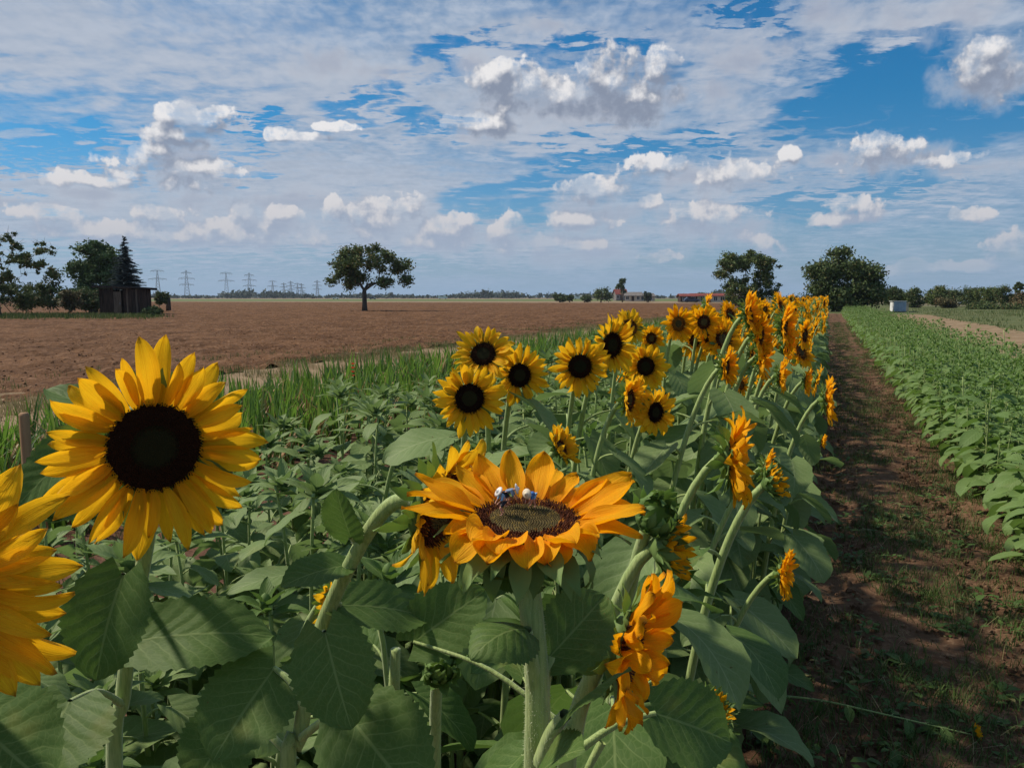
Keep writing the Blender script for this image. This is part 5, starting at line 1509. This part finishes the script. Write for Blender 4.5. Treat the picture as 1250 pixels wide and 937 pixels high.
K(708,447,2.02,78,8,0,'round yellow sunflower facing the camera just left of a tilted pair near the middle',65,dmat=('disc_dark','disc_in_dark'),pmat='petal_y',wfac=.30,n=32,leaf_top=.13,**KF)
K(747,421,2.12,84,38,-2,'yellow sunflower turned right and tucked behind the round one near the middle',66,dmat=('disc_dark','disc_in_dark'),pmat='petal_y',wfac=.30,n=32,leaf_top=.13,**KF)
K(769,399,2.8,52,30,20,'small yellow sunflower peeping above the tilted one near the middle',67,pmat='petal_y',**KF)
K(788,447,2.35,62,14,4,'yellow sunflower with oval black disc in the middle of the right-hand centre cluster',68,dmat=('disc_dark','disc_in_dark'),pmat='petal_y',n=30,**KF)
K(768,488,1.95,72,58,0,'yellow sunflower in profile with a spiky green back, left of the lowest centre bloom',69,pmat='petal_y',**KF)
K(800,503,2.0,66,34,0,'yellow sunflower turned right, lowest of the centre cluster',70,dmat=('disc_dark','disc_in_dark'),n=32,pmat='petal_y',**KF)
K(828,395,3.2,48,20,0,'small yellow sunflower rising alone against the brown field, left of its twin',71,n=28,**KF)
K(859,393,3.25,46,16,0,'small yellow sunflower rising against the brown field, right of its twin',72,n=28,**KF)
K(795,413,3.3,38,20,5,'tiny yellow sunflower between the tilted pair and the twins on the brown field',73,**KF)
K(866,412,3.3,40,24,0,'small sunflower just below the right-hand twin on the brown field',74,**KF)
K(684,546,1.55,62,62,28,'half-open yellow sunflower with shaggy petals right above the central bloom',75,pmat='petal_y',messy=.35,cup=.7,closed=.4,**KF)
K(886,448,2.0,54,56,2,'half-closed orange sunflower with shaggy green back left of the profile column',76,cup=.5,blong=1.3,**KF)
K(914,384,2.15,62,58,12,'topmost bloom of the nearest overlapping profile column by the path',77,**KF)
K(927,408,2.2,66,54,0,'second bloom from the top of the nearest overlapping profile column',78,**KF)
K(930,437,2.25,60,60,-8,'lowest bloom of the nearest overlapping profile column',79,**KF)
K(952,459,2.35,50,66,0,'orange sunflower in profile just below and right of the nearest profile column',80,**KF)
K(957,398,2.7,66,58,0,'top bloom of the second profile column nearer the path',81,**KF)
K(958,430,2.75,56,62,-6,'lower bloom of the second profile column nearer the path',82,**KF)
K(1008,488,2.45,64,68,4,'rightmost orange sunflower in profile leaning over the path',83,**KF)
K(984,466,2.8,36,60,0,'small orange bloom half hidden left of the one leaning over the path',84,**KF)
K(934,573,1.85,54,66,0,'small orange sunflower in profile right behind the large mid-height profile bloom',85,cup=.5,blong=1.2,**KF)
K(955,700,1.75,68,60,2,'low orange sunflower in profile beside the path, below all the others there',86,leaf_top=.12,**KF)
K(405,732,1.15,74,62,-5,'yellow sunflower half hidden behind the arched stem and leaves at lower left',87,pmat='petal_y',cup=.4,**KF)
K(497,533,2.3,18,50,-5,'tiny half-open yellow bloom low among the leaves left of the central flower',88,cup=.9,closed=.5,**KF)
K(1003,538,3.0,22,60,-5,'tiny orange bloom low at the path edge below the one leaning over the path',89,cup=.8,**KF)
K(982,409,3.4,44,48,0,'dark-disced sunflower in the thick of the rows behind the second profile column',90,**KF)
K(905,470,2.6,30,40,0,'small bloom half hidden between the half-closed one and the profile column',91,**KF)
# buds
def bud(px, py, d, dpx, yaw, tilt, label, seed, orange=False):
    Rt = dpx / 2 / FPX * d
    return key_flower('sunflower_bud', label, at(px, py, d), face_dir(yaw, tilt), Rt * .62, Rt * (1.45 if orange else .95), n=22 if orange else 12, seed=seed, cup=1.15 if orange else 1.45, spread=.1, messy=.06, N=40 if orange else 0, closed=.85 if orange else 1.25, blong=1.5, nb=38,
                      cat='sunflower bud', leaves=9, lmat='leaf', leaf_top=.14, wfac=.3, pmat='petal' if orange else 'bract', stem_r=(.010, .0075), hairs=200)
bud(800,630,.96,80,20,40,'green closed sunflower bud with curling bracts just right of the central bloom',95)
bud(812,668,.98,78,66,5,'half-open bud with orange tips right of the central bloom',96,True)
bud(537,815,.95,56,15,35,'small dark green closed bud low among the big leaves at the bottom',97)
bud(941,590,1.5,44,60,20,'green bud beside the path below the profile blooms',98,True)
bud(868,868,.95,46,40,50,'green bud with a hint of orange low at the bottom right of the bed',99,True)

# ------------------------------------------------------------------ wooden stake, fallen stalk, cut stalk
M['stake'] = material('stake_wood', flat_sh, c1=(0.22, 0.12, 0.06), c2=(0.34, 0.20, 0.11), scale=30, stretch=(1, 1, .08), bd=.003)
p = at(31, 545, 2.1)
g = Geo(); hz = (at(31, 503, 2.1)).z
tube(g, [(0, 0, -.1), (0, 0, hz * .5), (0.003, 0, hz - .008), (0.003, 0, hz)], [.0125, .0125, .0125, .010], 12, 0, flute=.02)
tag(obj('wooden_stake', g.mesh('wooden_stake', M['stake']), None, (p.x, p.y, 0)), 'round brown wooden stake standing in the bed at the left edge', 'stake')
fa, fb = on_ground(948, 848, .03), on_ground(1190, 897, .03)
root = tag(empty('fallen_sunflower', fa), 'broken sunflower stalk with a small orange bloom lying across the path', 'sunflower')
mid = fa.lerp(fb, .5) + Vector((0.02, -.02, .02))
pts = [q - fa for q in spline([fa, fa.lerp(fb, .25) + Vector((0, .005, .012)), mid, fb], 6)]
g = Geo(); tube(g, pts, [.0042 - .0016 * i / (len(pts) - 1) for i in range(len(pts))], 7)
obj('stem', g.mesh('stem', M['stem']), root)
for k, (i, a) in enumerate([(6, -2.0), (9, -1.4), (13, 1.2), (14, -1.5), (15, .5), (16, -1.2)]):
    gl = stem_leaf_geo(pts[i], a, .02, .055 if k < 2 else .07, .035, -.25, 900 + k, 2, rise=.1, rp=.0012)
    obj('leaf', gl.mesh('leaf', [M['leaf'], M['stem']]), root)
dd = (fb - fa).normalized()
make_head(root, fb - fa + Vector((0, 0, .012)), (dd + UPV * .5 - FH * .3), .012, .036, 16, 901, lod=2, N=30, cup=.9, messy=.3, closed=.5, rn=.003, blong=1.6)
cs = [at(483, 880, .80), at(481, 850, .80), at(483, 792, .79)]
rt = Vector((cs[0].x, cs[0].y, 0))
g = Geo(); tube(g, [Vector((0, 0, 0))] + [c - rt for c in cs], [.009, .007, .0062, .0052], 9); add_hairs(g, [c - rt for c in cs], [.007, .0062, .0052], 250, .0018, 1, 5)
tag(obj('cut_stalk', g.mesh('cut_stalk', [M['stem'], M['hair']]), None, rt), 'bare cut green stalk standing among the leaves left of the central stem', 'stalk')

# ------------------------------------------------------------------ three tiny figurines on the main disc
def body_mesh(name, joints, edges, radii, root_i=0, sub=2):
    """one continuous skinned surface over a skeleton"""
    me = bpy.data.meshes.new(name); me.from_pydata(joints, edges, []); o = bpy.data.objects.new(name, me); COL.objects.link(o)
    bpy.context.view_layer.objects.active = o
    sk = o.modifiers.new('skin', 'SKIN'); sk.use_smooth_shade = True
    for i, v in enumerate(me.skin_vertices[0].data):
        rr = radii[i]; v.radius = rr if hasattr(rr, '__len__') else (rr, rr); v.use_root = (i == root_i)
    ss = o.modifiers.new('sub', 'SUBSURF'); ss.levels = sub; ss.render_levels = sub
    dg = bpy.context.evaluated_depsgraph_get(); dg.update()
    out = bpy.data.meshes.new_from_object(o.evaluated_get(dg)); bpy.data.objects.remove(o)
    for p_ in out.polygons: p_.use_smooth = True
    return out
def plain(name, c, rough=.6): M[name] = material(name, flat_sh, c1=tuple(q * .85 for q in c), c2=c, scale=200.0, bs=.1, bd=.0001, rough=rough); return M[name]
plain('skin_paint', (.55, .28, .19)); plain('shirt_blue', (.05, .16, .42)); plain('shirt_grey_blue', (.16, .24, .36)); plain('shirt_pale_blue', (.22, .42, .62)); plain('trousers_black', (.02, .025, .035)); plain('hat_white', (.75, .74, .70)); plain('hat_cream', (.68, .60, .44)); plain('hair_black', (.015, .012, .01)); plain('vest_grey', (.10, .13, .18)); plain('basket', (.35, .28, .15)); plain('straw', (.5, .55, .2))
def person(label, dx, dy, rz, bend, S, shirt, pants, hat, reach=.7, spread=.22, step=.12, hat_back=0.0, pants_long=.45, turnhat=0.0, head_up=0.0):
    """a 1:87 farmer figurine, modelled at full size and scaled; bend: forward lean of the trunk in radians; faces -Y before turning"""
    loc = Mx2 @ np.array([dx, dy, Rd2 * .10 + .0002, 1.0])
    root = tag(empty('person', Vector(loc[:3]), rz), label, 'figurine', 'tiny farmer figurines on the central bloom')
    root.scale = (S, S, S)
    hip = Vector((0, .12, .86)); f = Vector((0, -math.sin(bend), math.cos(bend)))
    chest = hip + f * .40; neck = hip + f * .56; hd = (f * math.cos(head_up) + Vector((0, -f.z, f.y)) * -math.sin(head_up)).normalized()
    head = neck + (f * .55 + Vector((0, -.6, .1))).normalized() * .19
    J, E, Ra = [], [], []
    def j(p, r_, par=None):
        J.append(tuple(p)); Ra.append(r_)
        if par is not None: E.append((par, len(J) - 1))
        return len(J) - 1
    a0 = j(hip, (.15, .12)); a1 = j(hip + f * .2, (.14, .11), a0); a2 = j(chest, (.17, .12), a1); a3 = j(neck, (.06, .06), a2); a4 = j(head - (head - neck) * .35, (.085, .085), a3); a5 = j(head, (.10, .105), a4); a6 = j(head + (head - neck) * .45, (.075, .08), a5)
    hands = []
    for s_ in (-1, 1):
        kz = Vector((s_ * spread * .8, -.10 - (step if s_ > 0 else -step * .2), .47)); ft = Vector((s_ * spread, .06 - (step if s_ > 0 else -step), .07))
        h1 = j(hip + Vector((s_ * .10, 0, -.06)), .10, a0); h2 = j(kz, .068, h1); h3 = j(kz.lerp(ft, .45), .062, h2); h4 = j(ft, .042, h3); h5 = j(ft + Vector((s_ * .02, -.13, -.04)), (.045, .028), h4); j(ft + Vector((s_ * .02, -.21, -.05)), (.03, .018), h5)
        sh = chest + f * .06 + Vector((s_ * .19, 0, 0)); el = sh + Vector((s_ * .05, -.10 * reach, -.27)); wr = el + Vector((-s_ * .06, -.20 * reach, -.20))
        s1 = j(sh, .065, a2); s2 = j(el, .048, s1); s3 = j(wr, .034, s2); d_ = (wr - el).normalized(); pm = j(wr + d_ * .07, (.042, .022), s3)
        for q in range(4):
            o_ = Vector((.026 * (q - 1.5), 0, 0)); j(wr + d_ * (.15 - .008 * abs(q - 1.3)) + o_ + Vector((0, .02, 0)), .011, j(wr + d_ * .11 + o_, .012, pm))
        j(wr + d_ * .09 + Vector((-s_ * .06, -.03, 0)), .012, j(wr + d_ * .05 + Vector((-s_ * .04, -.01, 0)), .014, s3))
        hands.append((sh, el, wr)); 
        if s_ < 0: L_ = (hip + Vector((s_ * .10, 0, -.06)), kz)
        else: Rr_ = (hip + Vector((s_ * .10, 0, -.06)), kz)
    b = body_mesh('body', J, E, Ra); b.materials.append(M['skin_paint']); obj('body', b, root)
    J, E, Ra = [], [], []
    a0 = j(hip + f * .02, (.185, .15)); a1 = j(hip + f * .2, (.175, .145), a0); a2 = j(chest, (.205, .155), a1); j(neck - f * .04, (.10, .09), a2)
    for (sh, el, wr) in hands: s1 = j(sh, .10, a2); s2 = j(el, .080, s1); j(el.lerp(wr, .35), .066, s2)
    m = body_mesh('shirt', J, E, Ra); m.materials.append(M[shirt]); obj('shirt', m, root)
    J, E, Ra = [], [], []
    a0 = j(hip + f * .03, (.18, .145))
    for (u, k_) in (L_, Rr_):
        s1 = j(u, .125, a0); s2 = j(u.lerp(k_, .9), .095, s1)
    m = body_mesh('trousers', J, E, Ra); m.materials.append(M[pants]); obj('trousers', m, root)
    hv = (head - neck).normalized()
    face = (hv.cross(Vector((1, 0, 0)))).normalized()
    if face.y > 0 and face.z >= 0 or face.y > .2: face = -face
    g = Geo()
    for s_ in (-1, 1):
        c = head + face * .095 + Vector((s_ * .035, 0, 0)) + hv * .01
        lathe(g, [(.0005, -.008), (.010, -.004), (.012, .003), (.0005, .010)], 8, 0, frame_z(face, 0, c))
    lathe(g, [(.0005, -.01), (.022, 0), (.012, .014), (.0005, .018)], 8, 1, frame_z(face, 0, head + face * .10 - hv * .025))
    box(g, (0, 0, 0), (.05, .012, .008), 2, frame_z(face, 0, head + face * .092 - hv * .06))
    obj('face', g.mesh('face', [M['hair_black'], M['skin_paint'], M['trousers_black']]), root)
    g = Geo(); lathe(g, [(.104, -.03), (.118, .0), (.108, .06), (.07, .10), (.001, .118)], 14, 0, frame_z(hv, 0, head)); obj('hair', g.mesh('hair', M['hair_black']), root)
    g = Geo(); hatz = (hv + face * hat_back + Vector((turnhat, 0, 0))).normalized()
    lathe(g, [(.345, -.035), (.35, -.028), (.22, .025), (.13, .055), (.115, .095), (.05, .14), (.012, .155), (.001, .157)], 26, 0, frame_z(hatz, 0, head + hv * .045))
    lathe(g, [(.34, -.045), (.21, .01), (.11, .04)], 26, 0, frame_z(hatz, 0, head + hv * .045))
    lathe(g, [(.036, .148), (.03, .165), (.001, .17)], 10, 1, frame_z(hatz, 0, head + hv * .045))
    obj('hat', g.mesh('hat', [M[hat], M['basket']]), root)
    return root, hands
S_ = 1 / 84.0
hr = math.atan2(RT.y, RT.x)
person('tiny farmer figurine in pale blue and white hat stepping forward, leftmost of three', -.0172, .001, hr + R(-62), .45, S_ * 1.02, 'shirt_pale_blue', 'trousers_black', 'hat_white', reach=1.0, step=.16, spread=.20)
person('tiny farmer figurine in grey-blue shirt and black trousers, bent double between the others', -.0140, .0185, hr + R(80), 1.25, S_ * 1.06, 'shirt_grey_blue', 'trousers_black', 'hat_white', reach=.9, step=.06)
person('tiny farmer figurine in bright blue with round cream hat, rightmost of three', .0062, .0170, hr + R(-38), 1.45, S_ * 1.02, 'shirt_blue', 'shirt_pale_blue', 'hat_cream', reach=.7, step=.04, spread=.2)
g = Geo(); r_ = random.Random(2)
for k in range(9):
    a = r_.uniform(0, 6.28); tube(g, [(0, 0, 0), (math.cos(a) * .0004, math.sin(a) * .0004, .0016)], [.00012, .00004], 4, 0, caps=False)
for nm, (x, y), mt, lab in [('seedling_bundle', (-.0065, .0200), 'straw', 'tiny pale bundle of seedlings standing at the hands of the middle figurine')]:
    loc = Mx2 @ np.array([x, y, Rd2 * .10, 1.0]); tag(obj(nm, g.mesh(nm, M[mt]), None, Vector(loc[:3])), lab, 'bundle')
